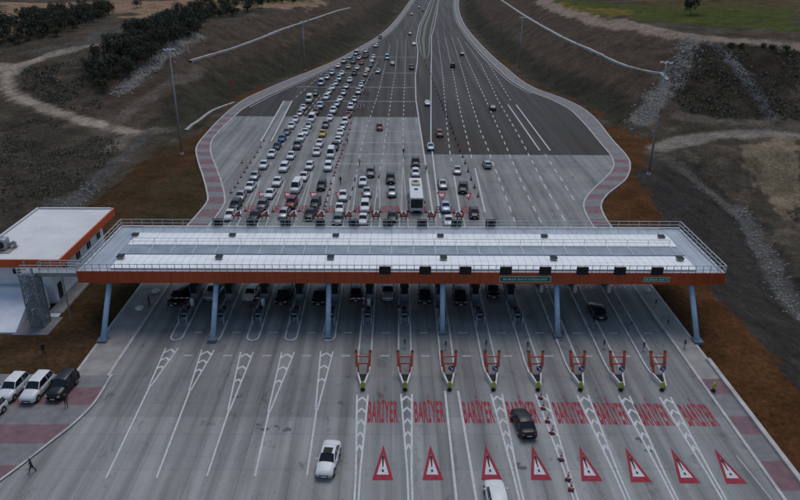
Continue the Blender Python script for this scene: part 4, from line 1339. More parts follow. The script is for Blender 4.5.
# front is +x in car space
SPEC = {
 #        L    W    H    belt  hood  ws_base ws_top roof_r  rw_base trunk_z  nose
 'sedan': (4.55, 1.80, 1.46, .93, .86, .95, .25, -.95, -1.65, .98),
 'hatchback': (4.05, 1.74, 1.50, .95, .88, .92, .30, -1.45, -1.88, .98),
 'suv': (4.55, 1.86, 1.70, 1.06, 1.00, .95, .35, -1.85, -2.16, 1.08),
 'van': (5.3, 1.96, 2.15, 1.15, 1.08, 1.75, 1.20, -2.50, -2.60, 1.15),
}
def car_meshes(kind):
    L, Wd, H, belt, hood, wsb, wst, rr, rwb, tz = SPEC[kind]
    h = L/2; w = Wd/2
    # ---- lower body loft
    st = [(-h, .42, tz-.20, w*.80), (-h+.08, .30, tz-.06, w*.92), (-h+.35, .24, tz, w*.98), (rwb, .22, belt+.02, w), (-.3, .22, belt, w), (wsb, .22, belt-.01, w),
          (wsb+.25, .22, hood+.03, w*.99), (h-.45, .24, hood-.05, w*.95), (h-.12, .28, hood-.17, w*.86), (h, .38, hood-.30, w*.74)]
    st.sort(key=lambda s: s[0])
    mb = MB(); rings = []
    for x, zb, zt, ww in st:
        m_ = (zb+zt)/2
        half = [(ww*.86, zb), (ww*.985, zb+.12), (ww, m_), (ww*.97, zt-.12), (ww*.86, zt-.01), (ww*.45, zt+.035), (0, zt+.045)]
        ring = [(x, p[0], p[1]) for p in half]+[(x, -p[0], p[1]) for p in half[-2::-1]]
        rings.append(ring)
    n = len(rings[0])
    vs_ = sum(rings, [])
    fs = []
    for i in range(len(rings)-1):
        for j in range(n-1):
            fs.append((i*n+j, i*n+j+1, (i+1)*n+j+1, (i+1)*n+j))
        fs.append((i*n+n-1, i*n, (i+1)*n, (i+1)*n+n-1))
    fs += [tuple(range(n)), tuple(range((len(rings)-1)*n+n-1, (len(rings)-1)*n-1, -1))]
    mb.add(vs_, fs, PAINT['white'])
    # ---- roof and pillars
    rw_ = w*.74; zr = H; g0 = belt
    xf, xr = wst, rr
    nroof = 5
    R1 = []
    for i in range(nroof+1):
        t = i/nroof; x = xf+(xr-xf)*t
        zz = zr-.05+.05*math.sin(math.pi*min(1, t*1.05))
        for yy, dz in ((-rw_, -.05), (-rw_*.82, 0), (0, .025), (rw_*.82, 0), (rw_, -.05)):
            R1.append((x, yy, zz+dz))
    fs = []
    for i in range(nroof):
        for j in range(4): fs.append((i*5+j, i*5+j+1, (i+1)*5+j+1, (i+1)*5+j))
    mb.add(R1, fs, PAINT['white'])
    def pill(a, b, wd):
        for s in (-1, 1): mb.bar((a[0], s*a[1], a[2]), (b[0], s*b[1], b[2]), wd, .05, PAINT['white'])
    pill((wsb, w*.86, belt), (xf, rw_, zr-.09), .09)
    pill((rwb, w*.84, belt), (xr, rw_, zr-.09), .13 if kind != 'van' else .3)
    xm = (xf+xr)/2-.1
    pill((xm, w*.9, belt), (xm, rw_+.005, zr-.09), .07)
    if kind == 'van':
        for s in (-1, 1):     # blank panel sides behind the doors
            mb.add([(.1, s*w*.93, belt), (rwb, s*w*.93, belt), (rr, s*(rw_+.03), zr-.09), (.1, s*(rw_+.03), zr-.09)], [(0, 1, 2, 3)], PAINT['white'])
    # arches, grille, plates, door lines
    for x in (-L*.29, L*.31):
        for s in (-1, 1):
            mb.tube((x, s*(w-.12), .36), (x, s*(w+.004), .36), .41, .41, 'tyre', 14)
    mb.box((h-.03, 0, .50), (.06, w*1.0, .2), 'black')
    mb.box((h+.005, 0, .42), (.03, .5, .11), 'plate')
    mb.box((-h-.005, 0, .62), (.03, .5, .11), 'plate')
    mb.box((-h+.0, 0, .36), (.05, w*1.3, .14), 'black')
    for s in (-1, 1):
        for x in (xm+.02, wsb-.15): mb.box((x, s*(w+.001), (belt+.35)/2), (.018, .012, belt-.42), 'black')
    body = mb
    gl = MB()
    a = .03
    base = [(wsb, w*.85), (wsb-.25, w*.90), (rwb+.2, w*.90), (rwb, w*.83)]
    top = [(xf, rw_-.03), (xf-.1, rw_-.01), (xr+.1, rw_-.01), (xr, rw_-.03)]
    B = [(x, y, belt-.03) for x, y in base]+[(x, -y, belt-.03) for x, y in base[::-1]]
    Tt = [(x, y, zr-.085) for x, y in top]+[(x, -y, zr-.085) for x, y in top[::-1]]
    gl.add(B+Tt, [(i, (i+1) % 8, 8+(i+1) % 8, 8+i) for i in range(8)]+[tuple(range(8, 16))], 'car_glass')
    return body, gl
def lathe_wheel():
    ty = MB(); ty.tube((0, -.11, 0), (0, .11, 0), .33, .33, 'tyre', 18)
    rm = MB(); rm.tube((0, .10, 0), (0, .125, 0), .21, .19, 'rim', 14)
    for i in range(5):
        a = 2*math.pi*i/5
        rm.bar((0, .13, 0), (math.cos(a)*.19, .128, math.sin(a)*.19), .05, .02, 'rim')
    return ty, rm
PROTO = {}
def tidy(me, smooth_all=True, ang=50):
    bm = bmesh.new(); bm.from_mesh(me)
    bmesh.ops.remove_doubles(bm, verts=bm.verts, dist=0.0008)
    bmesh.ops.recalc_face_normals(bm, faces=bm.faces)
    for f in bm.faces: f.smooth = True
    for e in bm.edges:
        if len(e.link_faces) == 2 and e.calc_face_angle(0) > R(ang): e.smooth = False
    bm.to_mesh(me); bm.free()
def proto_car(kind):
    body, gl = car_meshes(kind)
    L, Wd, H, belt, hood, wsb, wst, rr, rwb, tz = SPEC[kind]; h = L/2; w = Wd/2
    t = empty('car', (0, 0, 0))
    b = body.build('body', t); tidy(b.data)
    gg = gl.build('windows', t); tidy(gg.data, ang=20)
    ty, rm = lathe_wheel()
    ty_me = None
    for x in (-L*.29, L*.31):
        for s in (-1, 1):
            if ty_me is None:
                wo_ = ty.build('wheel', t); ty_me = wo_.data; tidy(ty_me)
                ro = rm.build('rim', wo_); rm_me = ro.data
            else:
                wo_ = link_mesh('wheel', ty_me, t); ro = link_mesh('rim', rm_me, wo_)
            wo_.location = (x, s*(w-.09), .33); wo_.rotation_euler = (0, 0, 0 if s > 0 else math.pi)
    for s in (-1, 1):
        mb = MB(); mb.add([(h-.16, s*w*.84, hood-.34), (h-.01, s*w*.62, hood-.38), (h-.03, s*w*.60, hood-.24), (h-.20, s*w*.84, hood-.19),
                           (h-.05, s*w*.86, hood-.33), (h+.02, s*w*.62, hood-.36), (h+.0, s*w*.60, hood-.24), (h-.15, s*w*.87, hood-.20)],
                          [(4, 5, 6, 7), (0, 3, 2, 1), (0, 1, 5, 4), (2, 3, 7, 6), (1, 2, 6, 5), (0, 4, 7, 3)], 'lamp_glass')
        mb.build('headlight', t)
        mb = MB(); mb.box((-h+.03, s*w*.70, tz-.20), (.12, .32, .15), 'tail_glass'); mb.build('tail_light', t)
        mb = MB(); mb.box((wsb-.32, s*(w+.07), belt+.05), (.13, .16, .11), PAINT['white']); mb.build('mirror', t)
    return t
def proto_bus():
    L, Wd, H = 12.0, 2.5, 3.15; h = L/2; w = Wd/2
    t = empty('bus', (0, 0, 0))
    mb = MB()
    mb.box((0, 0, (H+.35)/2), (L, Wd, H-.35), PAINT['white'])
    o = mb.build('body', t); soft(o, .16, 3, 60)
    mb = MB()
    mb.box((h-.01, 0, 2.0), (.08, Wd-.3, 1.7), 'car_glass'); mb.build('windscreen', t)
    for s in (-1, 1):
        for i in range(7):
            mb = MB(); mb.box((-h+1.2+i*1.45, s*(w+.004), 2.15), (1.32, .03, .95), 'car_glass'); mb.build('window', t)
    mb = MB(); mb.box((-2.6, 0, H+.12), (3.0, 1.7, .26), PAINT['beige']); soft(mb.build('air_conditioner', t), .06, 2)
    mb = MB(); mb.box((1.2, 0, H+.05), (.7, .7, .1), 'black'); mb.build('roof_hatch', t)
    mb = MB(); mb.box((-3.0, 0, H+.28), (.9, .9, .06), 'black'); mb.build('fan_grille', t)
    for s in (-1, 1):
        mb = MB(); mb.box((h+.0, s*.9, .75), (.06, .4, .22), 'lamp_glass'); mb.build('headlight', t)
        mb = MB(); mb.bar((h-.1, s*w, 2.7), (h+.25, s*(w+.25), 2.6), .05, .05, 'black'); mb.box((h+.25, s*(w+.25), 2.35), (.1, .2, .45), 'black'); mb.build('mirror', t)
    mb = MB(); mb.box((h-.01, 0, .5), (.06, 1.4, .22), 'black'); mb.build('bumper', t)
    ty, rm = lathe_wheel()
    for x in (-3.6, 3.7):
        for s in (-1, 1):
            ty = MB(); ty.tube((0, -.16, 0), (0, .16, 0), .5, .5, 'tyre', 18); wo_ = ty.build('wheel', t); wo_.location = (x, s*(w-.13), .5)
            rm2 = MB(); rm2.tube((0, s*.15, 0), (0, s*.175, 0), .28, .24, 'rim', 12); rm2.build('rim', wo_)
    return t
for kk in SPEC: PROTO[kk] = proto_car(kk)

PAINTED = {}
def repaint(me, colour):
    key = (me.name, colour)
    if key not in PAINTED:
        m2 = me.copy()
        for i, m in enumerate(m2.materials):
            if m == PAINT['white']: m2.materials[i] = PAINT[colour]
        PAINTED[key] = m2
    return PAINTED[key]
FLAT = {}
def flat_mesh(kind, colour):
    """distant copy: the same shapes in one mesh"""
    key = (kind, colour)
    if key in FLAT: return FLAT[key]
    bm = bmesh.new(); mats = []
    def put(o, mat):
        if o.type == 'MESH':
            me = o.data; base = len(bm.faces); tmp = me.copy(); tmp.transform(mat)
            idx = []
            for m in tmp.materials:
                mm = PAINT[colour] if m == PAINT['white'] else m
                if mm not in mats: mats.append(mm)
                idx.append(mats.index(mm))
            bm.from_mesh(tmp); bm.faces.ensure_lookup_table()
            for f in bm.faces[base:]: f.material_index = idx[f.material_index]
            bpy.data.meshes.remove(tmp)
        for ch in o.children:
            put(ch, mat @ Matrix.LocRotScale(ch.location, ch.rotation_euler, ch.scale))
    put(PROTO[kind], Matrix.Identity(4))
    me = bpy.data.meshes.new('car'); bm.to_mesh(me); bm.free()
    for m in mats: me.materials.append(m)
    FLAT[key] = me
    return me

NAMES = {'sedan': 'sedan', 'hatchback': 'hatchback', 'suv': 'sport_utility_car', 'van': 'van'}
WORD = {'sedan': 'sedan', 'hatchback': 'hatchback', 'suv': 'high-bodied car', 'van': 'van'}
CARS = []
def put_car(x, y, head, kind, colour, label, group=None, z=0.012):
    far = y > 232
    if far:
        o = link_mesh(NAMES[kind], flat_mesh(kind, colour))
    else:
        o = copy_tree(PROTO[kind]); o.name = NAMES[kind]
        for ch in o.children:
            if ch.type == 'MESH' and PAINT['white'] in list(ch.data.materials) and colour != 'white':
                ch.data = repaint(ch.data, colour)
    q_ = random.Random(int(x*131+y*17)); k_ = q_.uniform(.93, 1.05)
    o.location = (x, y, z)
    o.rotation_euler = (0, 0, head+q_.uniform(-.035, .035))
    o.scale = (k_, q_.uniform(.95, 1.03), q_.uniform(.94, 1.08))
    tag(o, label, 'van' if kind == 'van' else 'car', group)
    CARS.append((x, y, SPEC[kind][0], SPEC[kind][1], head, label))
    return o

queues = {
 'leftmost queue': [(230, 214, 'sedan', 'white'), (234.5, 206.5, 'suv', 'black'), (240, 195.5, 'sedan', 'silver'), (251, 186, 'sedan', 'white'), (254, 175, 'sedan', 'silver'),
    (264, 164.5, 'sedan', 'white'), (272, 153.5, 'sedan', 'white'), (277, 145.7, 'sedan', 'navy'), (282, 138, 'hatchback', 'blue'), (287, 131.3, 'sedan', 'grey'),
    (291.5, 125.5, 'sedan', 'white'), (295.5, 119, 'sedan', 'white'), (300, 112.8, 'hatchback', 'silver'), (303, 107, 'sedan', 'white'), (309, 99.5, 'van', 'white'),
    (315.5, 93, 'hatchback', 'grey'), (321, 83, 'van', 'pale blue'), (327, 77, 'sedan', 'silver'), (332, 72.6, 'suv', 'silver'), (338, 65.5, 'sedan', 'white'), (344, 61, 'suv', 'silver'),
    (350, 57, 'sedan', 'pale blue'), (356, 53.5, 'van', 'silver'), (366, 51, 'sedan', 'silver'), (376.5, 45.5, 'suv', 'white'), (380.5, 37.5, 'suv', 'black')],
 'second queue from the left': [(254.5, 215, 'sedan', 'black'), (262.5, 204.5, 'hatchback', 'grey'), (270, 193, 'sedan', 'white'), (277.5, 181, 'sedan', 'white'), (284, 167, 'suv', 'white'),
    (291, 155, 'sedan', 'white'), (297.5, 145.3, 'suv', 'grey'), (300.5, 138, 'suv', 'white'), (305.5, 131.5, 'sedan', 'white'), (308.5, 125.5, 'sedan', 'silver'),
    (311.5, 118.5, 'van', 'white'), (316, 111.5, 'hatchback', 'dark red'), (320, 105.5, 'suv', 'pale blue'), (326.5, 97, 'suv', 'white'), (329, 91.5, 'hatchback', 'silver'),
    (332.5, 87.5, 'sedan', 'white'), (335.5, 83, 'hatchback', 'silver'), (339, 78.5, 'suv', 'pale blue'), (341.5, 73, 'sedan', 'white'), (348.5, 66.5, 'sedan', 'beige'),
    (353, 61.5, 'hatchback', 'grey'), (359, 57.5, 'sedan', 'silver'), (366.5, 56, 'suv', 'dark red')],
 'third queue from the left': [(283, 213, 'hatchback', 'silver'), (292, 203, 'suv', 'dark red'), (296, 187, 'van', 'white'), (304, 176, 'sedan', 'white'), (309.5, 165.3, 'hatchback', 'white'),
    (317, 151.5, 'sedan', 'white'), (319.5, 143, 'sedan', 'white'), (322.5, 133, 'sedan', 'yellow'), (325.5, 124.5, 'suv', 'grey'), (330, 117.5, 'sedan', 'white'),
    (333, 110.5, 'suv', 'white'), (337, 103.5, 'hatchback', 'pale blue'), (340, 98.5, 'sedan', 'white'), (343.5, 92.5, 'hatchback', 'silver'), (346, 86, 'sedan', 'silver'),
    (349.5, 80, 'hatchback', 'white'), (354.5, 73, 'suv', 'black'), (357, 67.5, 'sedan', 'white'), (362, 62.5, 'hatchback', 'red')],
 'fourth queue from the left': [(309.5, 213.5, 'sedan', 'black'), (315.5, 203, 'suv', 'black'), (321.5, 185, 'suv', 'black'), (328.5, 166, 'suv', 'white'), (330.5, 153.5, 'van', 'white'),
    (335, 146.5, 'suv', 'black'), (338, 139.8, 'hatchback', 'white'), (340, 132, 'sedan', 'white'), (342.5, 126, 'hatchback', 'silver'), (345, 121.5, 'suv', 'white'), (348, 114.5, 'sedan', 'dark red'),
    (350.5, 107, 'suv', 'white'), (354.3, 99.5, 'hatchback', 'silver'), (358.5, 91.5, 'suv', 'silver'), (361, 85.3, 'hatchback', 'white'), (362.5, 80, 'sedan', 'grey'),
    (365.5, 74, 'hatchback', 'beige'), (367, 69.5, 'sedan', 'beige'), (370, 65, 'hatchback', 'blue'), (371.5, 60.5, 'sedan', 'silver'), (373.5, 56.8, 'hatchback', 'white')],
}
for qn, l in queues.items():
    pts = [g(a, b, 0.7) for a, b, _, _ in l]
    pts = [list(p) for p in pts]
    # keep a bumper gap along the queue
    for i in range(1, len(pts)):
        need = SPEC[l[i][2]][0]/2+SPEC[l[i-1][2]][0]/2+0.55
        dx, dy = pts[i][0]-pts[i-1][0], pts[i][1]-pts[i-1][1]; d = math.hypot(dx, dy)
        if dy < 0.5: dy = 0.5; d = math.hypot(dx, dy)
        if d < need:
            pts[i] = [pts[i-1][0]+dx/d*need, pts[i-1][1]+dy/d*need]
    sm = [(sum(pts[j][0] for j in range(max(0, i-1), min(len(pts), i+2)))/len(range(max(0, i-1), min(len(pts), i+2))), pts[i][1]) for i in range(len(pts))]
    for i, (a, b, kind, colour) in enumerate(l):
        x, y = pts[i]
        x = 0.75*x+0.25*sm[i][0]
        lo, hi = max(0, i-2), min(len(pts)-1, i+2)
        head = math.atan2(pts[lo][1]-pts[hi][1], pts[lo][0]-pts[hi][0])
        pos = 'nearest the canopy' if i == 0 else ('%s from the canopy' % ORD[i+1])
        put_car(x, y, head, kind, colour, '%s %s, %s in the %s' % (colour, WORD[kind], pos, qn), 'cars in the %s' % qn)

DN, UP = -math.pi/2, math.pi/2
single = [
 (338, 219, 'hatchback', 'grey', DN, 'grey hatchback just behind the rear canopy rail right of the cone row'),
 (339.5, 207.5, 'sedan', 'white', DN, 'white sedan behind the canopy, first beside the long cone row'),
 (343, 195, 'sedan', 'white', DN, 'white sedan behind the canopy, second beside the long cone row'),
 (363, 219, 'sedan', 'white', DN, 'white sedan half hidden by the canopy in the sixth lane'),
 (365, 206.5, 'suv', 'white', DN, 'white car on the red triangle in the sixth lane, behind the hidden one'),
 (367, 191.5, 'sedan', 'silver', DN, 'silver sedan third from the canopy in the sixth lane'),
 (363, 181, 'sedan', 'white', DN, 'white sedan fourth from the canopy in the sixth lane, ahead of a dark one'),
 (370.5, 172, 'suv', 'grey', DN, 'dark grey car last in the sixth lane behind a white sedan'),
 (392.5, 216, 'sedan', 'black', DN, 'black sedan on the red word just behind the canopy left of the bus'),
 (392, 191.5, 'sedan', 'silver', DN, 'silver sedan left of the bus, in front of a black car'),
 (390.5, 178.5, 'suv', 'black', DN, 'black high-bodied car left of the bus, behind a silver sedan'),
 (415.5, 172.3, 'hatchback', 'white', DN, 'white hatchback tucked close behind the bus'),
 (415.5, 162.5, 'suv', 'black', DN, 'black high-bodied car second behind the bus'),
 (448.5, 220, 'sedan', 'white', DN, 'white sedan at the canopy edge right of the bus'),
 (445.5, 206.5, 'sedan', 'pale blue', DN, 'pale blue sedan on the red triangle right of the bus'),
 (442.5, 183.5, 'sedan', 'silver', DN, 'silver sedan with white roof alone right of the bus tail'),
 (463, 188, 'suv', 'black', DN-.15, 'black car with pale roof left of the dark cones'),
 (457.5, 169.5, 'sedan', 'silver', DN-.1, 'silver sedan left of the dark cones, behind a black car'),
 (474, 213, 'hatchback', 'black', DN, 'black hatchback in the rightmost open lane behind the canopy'),
 (487, 164, 'hatchback', 'silver', UP, 'silver hatchback alone on the wide right concrete beyond the cones'),
 (439.5, 133, 'hatchback', 'dark red', DN, 'dark red hatchback on the asphalt left of the dark cones'),
 (430.5, 146, 'sedan', 'pale blue', DN, 'pale blue sedan on the white line at the asphalt end'),
 (427.3, 102.5, 'sedan', 'pale blue', DN, 'pale blue sedan alone beside the white line left of the cones'),
 (379.5, 127, 'hatchback', 'dark red', DN, 'dark red hatchback alone in the middle of the left concrete'),
 (452.7, 65.5, 'suv', 'black', UP, 'black car driving away in the middle of the right carriageway'),
 (462, 53.5, 'sedan', 'navy', UP, 'navy sedan driving away farthest along the right carriageway'),
 (492.5, 107, 'sedan', 'navy', UP, 'navy sedan driving away near the right separator'),
 (411.5, 67.3, 'suv', 'black', DN, 'black car approaching beside the left carriageway edge line'),
 (387, 57.5, 'van', 'pale blue', DN, 'pale blue van approaching right of the queue tails'),
 (392.5, 63, 'sedan', 'grey', DN, 'dark grey sedan beside the approaching van'),
 (378.5, 71, 'sedan', 'silver', DN-.2, 'silver sedan joining the queues below the approaching van'),
 (414, 43.5, 'sedan', 'white', DN, 'white sedan approaching left of the median tip'),
 (410, 33.5, 'sedan', 'black', DN, 'black sedan alone on the left carriageway above the median tip'),
 (411.5, 14.2, 'sedan', 'black', DN, 'black sedan far up the left carriageway, nearest of the distant three'),
 (419, 7, 'sedan', 'navy', DN, 'navy sedan far up the left carriageway, farthest of all'),
 (422.8, 10.3, 'hatchback', 'black', DN, 'black hatchback far up the left carriageway beside the median'),
 (180, 296, 'suv', 'black', DN-.25, 'black high-bodied car leaving under the canopy in the leftmost lane'),
 (215, 291, 'suv', 'silver', DN-.2, 'silver car leaving under the canopy behind the second blue column'),
 (251.5, 292, 'hatchback', 'white', DN-.12, 'white hatchback leaving the canopy in the third lane from the left'),
 (284.5, 294.5, 'suv', 'black', DN-.1, 'black car leaving the canopy in the fourth lane from the left'),
 (320, 295, 'suv', 'black', DN-.05, 'black car leaving the canopy left of the third blue column'),
 (356, 292, 'hatchback', 'black', DN, 'black hatchback with silver bumper leaving the canopy right of the third blue column'),
 (388, 291, 'suv', 'silver', DN, 'silver car leaving the canopy in the seventh lane from the left'),
 (424.5, 294, 'suv', 'black', DN, 'black car leaving the canopy in the eighth lane from the left'),
 (459.5, 295.5, 'suv', 'black', DN, 'black car leaving the canopy right of the fourth blue column'),
 (492.5, 289, 'hatchback', 'black', DN, 'black hatchback half under the canopy in the tenth lane from the left'),
 (597, 309.5, 'sedan', 'black', UP, 'black sedan driving in towards the canopy between the right islands'),
 (328.3, 458, 'sedan', 'white', DN-.1, 'white sedan with dark sunroof driving alone on the near apron'),
 (523.5, 421.5, 'sedan', 'black', UP+.12, 'black sedan driving over a red painted word on the near apron'),
 (496.8, 497.5, 'suv', 'white', UP+.05, 'white car cut by the bottom edge of the photo'),
]
for a, b, kind, colour, hd, lab in single:
    x, y = g(a, b, 0.7)
    if kind == 'sedan' and 'sunroof' in lab:
        o = put_car(x, y, hd, kind, colour, lab)
        mb = MB(); mb.box((-.1, 0, SPEC['sedan'][2]+.02), (.7, .85, .03), 'black'); mb.build('sunroof', o)
    else:
        put_car(x, y, hd, kind, colour, lab)
for a, b, kind, colour, lab in ((13, 387.5, 'suv', 'white', 'white high-bodied car parked leftmost at the car park'), (37, 387.5, 'suv', 'white', 'white car parked second from the left at the car park'),
                                (62.5, 385.5, 'suv', 'black', 'black high-bodied car parked rightmost at the car park'), (-13, 414, 'suv', 'white', 'white car only just entering the left edge of the photo')):
    x, y = g(a, b, 0.85)
    put_car(x, y, -math.pi/2-.07, kind, colour, lab, 'cars in the car park', 0.145)
bus = proto_bus()
x, y = g(416, 193, 2.3)
bus.location = (x, y+.8, .012); bus.rotation_euler = (0, 0, DN)
tag(bus, 'white bus with black windscreen waiting behind the canopy', 'bus')
for kk in SPEC:                       # the originals were only patterns to copy
    def kill(o):
        for ch in list(o.children): kill(ch)
        bpy.data.objects.remove(o)
    kill(PROTO[kk])

# ------------------------------------------------------------------ people
M['skin'] = simple('skin', (0.35, 0.2, 0.14), 0.6)
M['hair'] = simple('hair', (0.02, 0.015, 0.012), 0.7)
M['cloth_black'] = simple('black_cloth', (0.015, 0.015, 0.018), 0.9)
M['cloth_navy'] = simple('navy_cloth', (0.02, 0.025, 0.045), 0.9)
M['cloth_yellow'] = simple('high_visibility_cloth', (0.33, 0.34, 0.05), 0.8)
def person(x, y, z, head, jacket, trousers, label, stride=0.25):
    bm = bmesh.new(); sk = bm.verts.layers.skin.verify()
    def V(p, r, rz=None, root=False):
        v = bm.verts.new(p); v[sk].radius = (r, rz or r); v[sk].use_root = root; return v
    def E(a, b): bm.edges.new((a, b))
    pel = V((0, 0, .95), .15, .11, True); ch = V((.02, 0, 1.28), .17, .12); nk = V((.03, 0, 1.50), .06); hd = V((.05, 0, 1.62), .085, .095); tp_ = V((.05, 0, 1.74), .07)
    E(pel, ch); E(ch, nk); E(nk, hd); E(hd, tp_)
    nose = V((.145, 0, 1.63), .014); E(hd, nose)
    for s in (-1, 1):
        hip = V((0, s*.1, .90), .095); kn = V((s*stride*.45+.05, s*.11, .49), .06); an = V((s*stride*.9-.02, s*.11, .09), .04); toe = V((s*stride*.9+.16, s*.12, .045), .035)
        E(pel, hip); E(hip, kn); E(kn, an); E(an, toe)
        sh = V((.01, s*.20, 1.43), .06); el = V((-s*stride*.25-.02, s*.27, 1.15), .045); wr = V((-s*stride*.5+.08, s*.27, .90), .032); pm = V((-s*stride*.5+.10, s*.27, .82), .034, .02)
        E(ch, sh); E(sh, el); E(el, wr); E(wr, pm)
        for i in range(4):
            k1 = V((-s*stride*.5+.07+i*.022, s*.265, .765), .010); k2 = V((-s*stride*.5+.075+i*.022, s*.25, .725-.008*(1 if i in (1, 2) else 0)), .008); E(pm, k1); E(k1, k2)
        th = V((-s*stride*.5+.145, s*.255, .80), .011); th2 = V((-s*stride*.5+.155, s*.245, .765), .009); E(pm, th); E(th, th2)
    me = bpy.data.meshes.new('person'); bm.to_mesh(me); bm.free()
    o = bpy.data.objects.new('person_tmp', me); COL.objects.link(o)
    md = o.modifiers.new('skin', 'SKIN'); md.use_smooth_shade = True
    o.modifiers.new('sub', 'SUBSURF').levels = 1
    dg = bpy.context.evaluated_depsgraph_get()
    m2 = bpy.data.meshes.new_from_object(o.evaluated_get(dg)); bpy.data.objects.remove(o)
    m2.materials.clear()
    for m in ('skin', trousers, jacket, 'hair', 'cloth_black'): m2.materials.append(M[m])
    for p in m2.polygons:
        c = p.center
        p.use_smooth = True
        if c.z > 1.66 or (c.z > 1.58 and c.x < .03): p.material_index = 3
        elif c.z > 1.50: p.material_index = 0
        elif c.z < .12: p.material_index = 4
        elif abs(c.y) > .2 and c.z < .88: p.material_index = 0
        elif c.z > .98 or (abs(c.y) > .2 and c.z > .86): p.material_index = 2
        else: p.material_index = 1
    r_ = link_mesh('person', m2); r_.location = (x, y, z); r_.rotation_euler = (0, 0, head)
    tag(r_, label, 'person')
def at_feet(a, b): return g(a, b)
for a, b, z, hd, j, t_, lab, s_ in (
    (33, 472.5, 0.0, math.pi*1.1, 'cloth_navy', 'cloth_black', 'person in dark clothes walking on the apron near the lower left kerb', .34),
    (67, 407.5, .13, -1.2, 'cloth_black', 'cloth_black', 'person in black standing by the parked black car', .12),
    (44.5, 355, .04, -1.0, 'cloth_black', 'cloth_black', 'person in black standing on the brown grass left of the canopy', .2),
    (149.5, 307, .14, .3, 'cloth_black', 'cloth_navy', 'person in black on the left pavement near the canopy edge', .1),
    (340.5, 184, 0.0, 1.2, 'cloth_black', 'cloth_black', 'person in black standing on the concrete beside the long cone row', .15),
    (347.5, 144, 0.0, 1.2, 'cloth_yellow', 'cloth_black', 'person in yellow vest right of the cone row, farther away', .2),
    (359.5, 166, 0.0, 1.0, 'cloth_yellow', 'cloth_black', 'person in yellow vest in the open lane left of a dark car', .2),
    (403.5, 155, 0.0, 1.0, 'cloth_black', 'cloth_black', 'person in dark clothes on the concrete near the bus queue', .2),
    (426, 172, 0.0, 1.0, 'cloth_yellow', 'cloth_black', 'person in yellow vest standing right of the bus tail', .1)):
    x, y = at_feet(a, b)
    person(x, y, z, hd, j, t_, lab, s_)

# ------------------------------------------------------------------ service building
BX0, BX1, BY0, BY1 = -56.3, -44.3, 83.9, 103.6
bl = empty('service_building', (-50, 90, 0)); tag(bl, 'white service building with flat pale roof and orange fascia at the left', 'building')
mb = MB(); mb.box(((-55.2+-46.4)/2, (85.2+103)/2, 3.2), (8.8, 17.8, 6.4), 'white_wall'); P(mb, 'wall', bl)
mb = MB()
t_ = .22
mb.box(((BX0+BX1)/2, BY0, 6.75), (BX1-BX0, t_, 1.15), 'orange_panel2'); mb.box(((BX0+BX1)/2, BY1, 6.75), (BX1-BX0, t_, 1.15), 'deck')
mb.box((BX1, (BY0+BY1)/2, 6.753), (t_, BY1-BY0-t_, 1.145), 'orange_panel2'); mb.box((BX0, (BY0+BY1)/2, 6.753), (t_, BY1-BY0-t_, 1.145), 'orange_panel2')
P(mb, 'fascia', bl)
mb = MB(); mb.box(((BX0+BX1)/2, (BY0+BY1)/2, 6.95), (BX1-BX0-.25, BY1-BY0-.25, .5), 'roof_membrane')
P(mb, 'roof', bl)
def window(x, y, z, w, h, face):
    t = MB()
    if face == 'x': t.box((x, y, z), (.1, w, h), 'white_wall')
    else: t.box((x, y, z), (w, .1, h), 'white_wall')
    o = P(t, 'window', bl)
    q = MB()
    if face == 'x': q.box((x+.055, y, z), (.02, w-.14, h-.14), 'dark_glass'); q.box((x+.07, y, z), (.015, .06, h-.14), 'white_wall')
    else: q.box((x, y-.055, z), (w-.14, .02, h-.14), 'dark_glass'); q.box((x, y-.07, z), (.06, .015, h-.14), 'white_wall')
    p_ = q.build('pane', o)
for y in (89.0, 93.4, 97.2, 101.0): window(-46.35, y, 3.7, 1.4, 1.2, 'x')
for x in (-54, -51, -48.2): window(x, 85.15, 5.0, 1.1, .9, 'y')
mb = MB(); mb.box((-46.36, 86.6, 1.5), (.1, 1.1, 2.2), 'black'); P(mb, 'door', bl)
for cx_, cy_, sx_, sy_ in ((BX0+.06, (BY0+BY1)/2, .4, BY1-BY0), ((BX0+BX1)/2, BY1-.06, BX1-BX0-.9, .4)):
    mb = MB(); mb.box((cx_, cy_, 7.345), (sx_, sy_, .05), 'rail'); P(mb, 'parapet_cap', bl)
# terrace walls and ramp in front
tr = empty('entrance_ramp', (-52, 80, 0)); tag(tr, 'white rendered ramp and terrace in front of the service building', 'ramp')
mb = MB()
mb.add([(-75, 77.0, .25), (-48.1, 77.0, .25), (-49.0, 85.0, 2.9), (-75, 85.0, 2.9), (-75, 77, -.1), (-48.1, 77, -.1), (-49.0, 85, -.1), (-75, 85, -.1)],
       [(0, 1, 2, 3), (0, 4, 5, 1), (1, 5, 6, 2), (2, 6, 7, 3), (3, 7, 4, 0)], 'white_wall')
P(mb, 'ramp_slab', tr)
mb = MB(); mb.box((-51.5, 83.9, 1.5), (9.2, .3, 3.4), 'white_wall'); mb.box((-47.1, 82.0, .9), (.3, 4.0, 1.8), 'white_wall'); P(mb, 'terrace_wall', tr)
mb = MB()
mb.prism([(-46.3, 82.3), (-44.4, 82.3), (-44.4, 104), (-46.3, 104)], -.1, .28, 'walk')
mb.prism([(-47.0, 81.2), (-44.6, 81.2), (-44.6, 82.3), (-47.0, 82.3)], -.1, .16, 'white_wall')
tag(mb.build('footpath'), kind='structure')
mb = MB(); mb.prism([(-48.4, 76.6), (-43.9, 76.6), (-43.9, 81.2), (-48.4, 81.2)], -.1, .12, 'paver_grey'); tag(mb.build('paved_pad'), kind='structure')
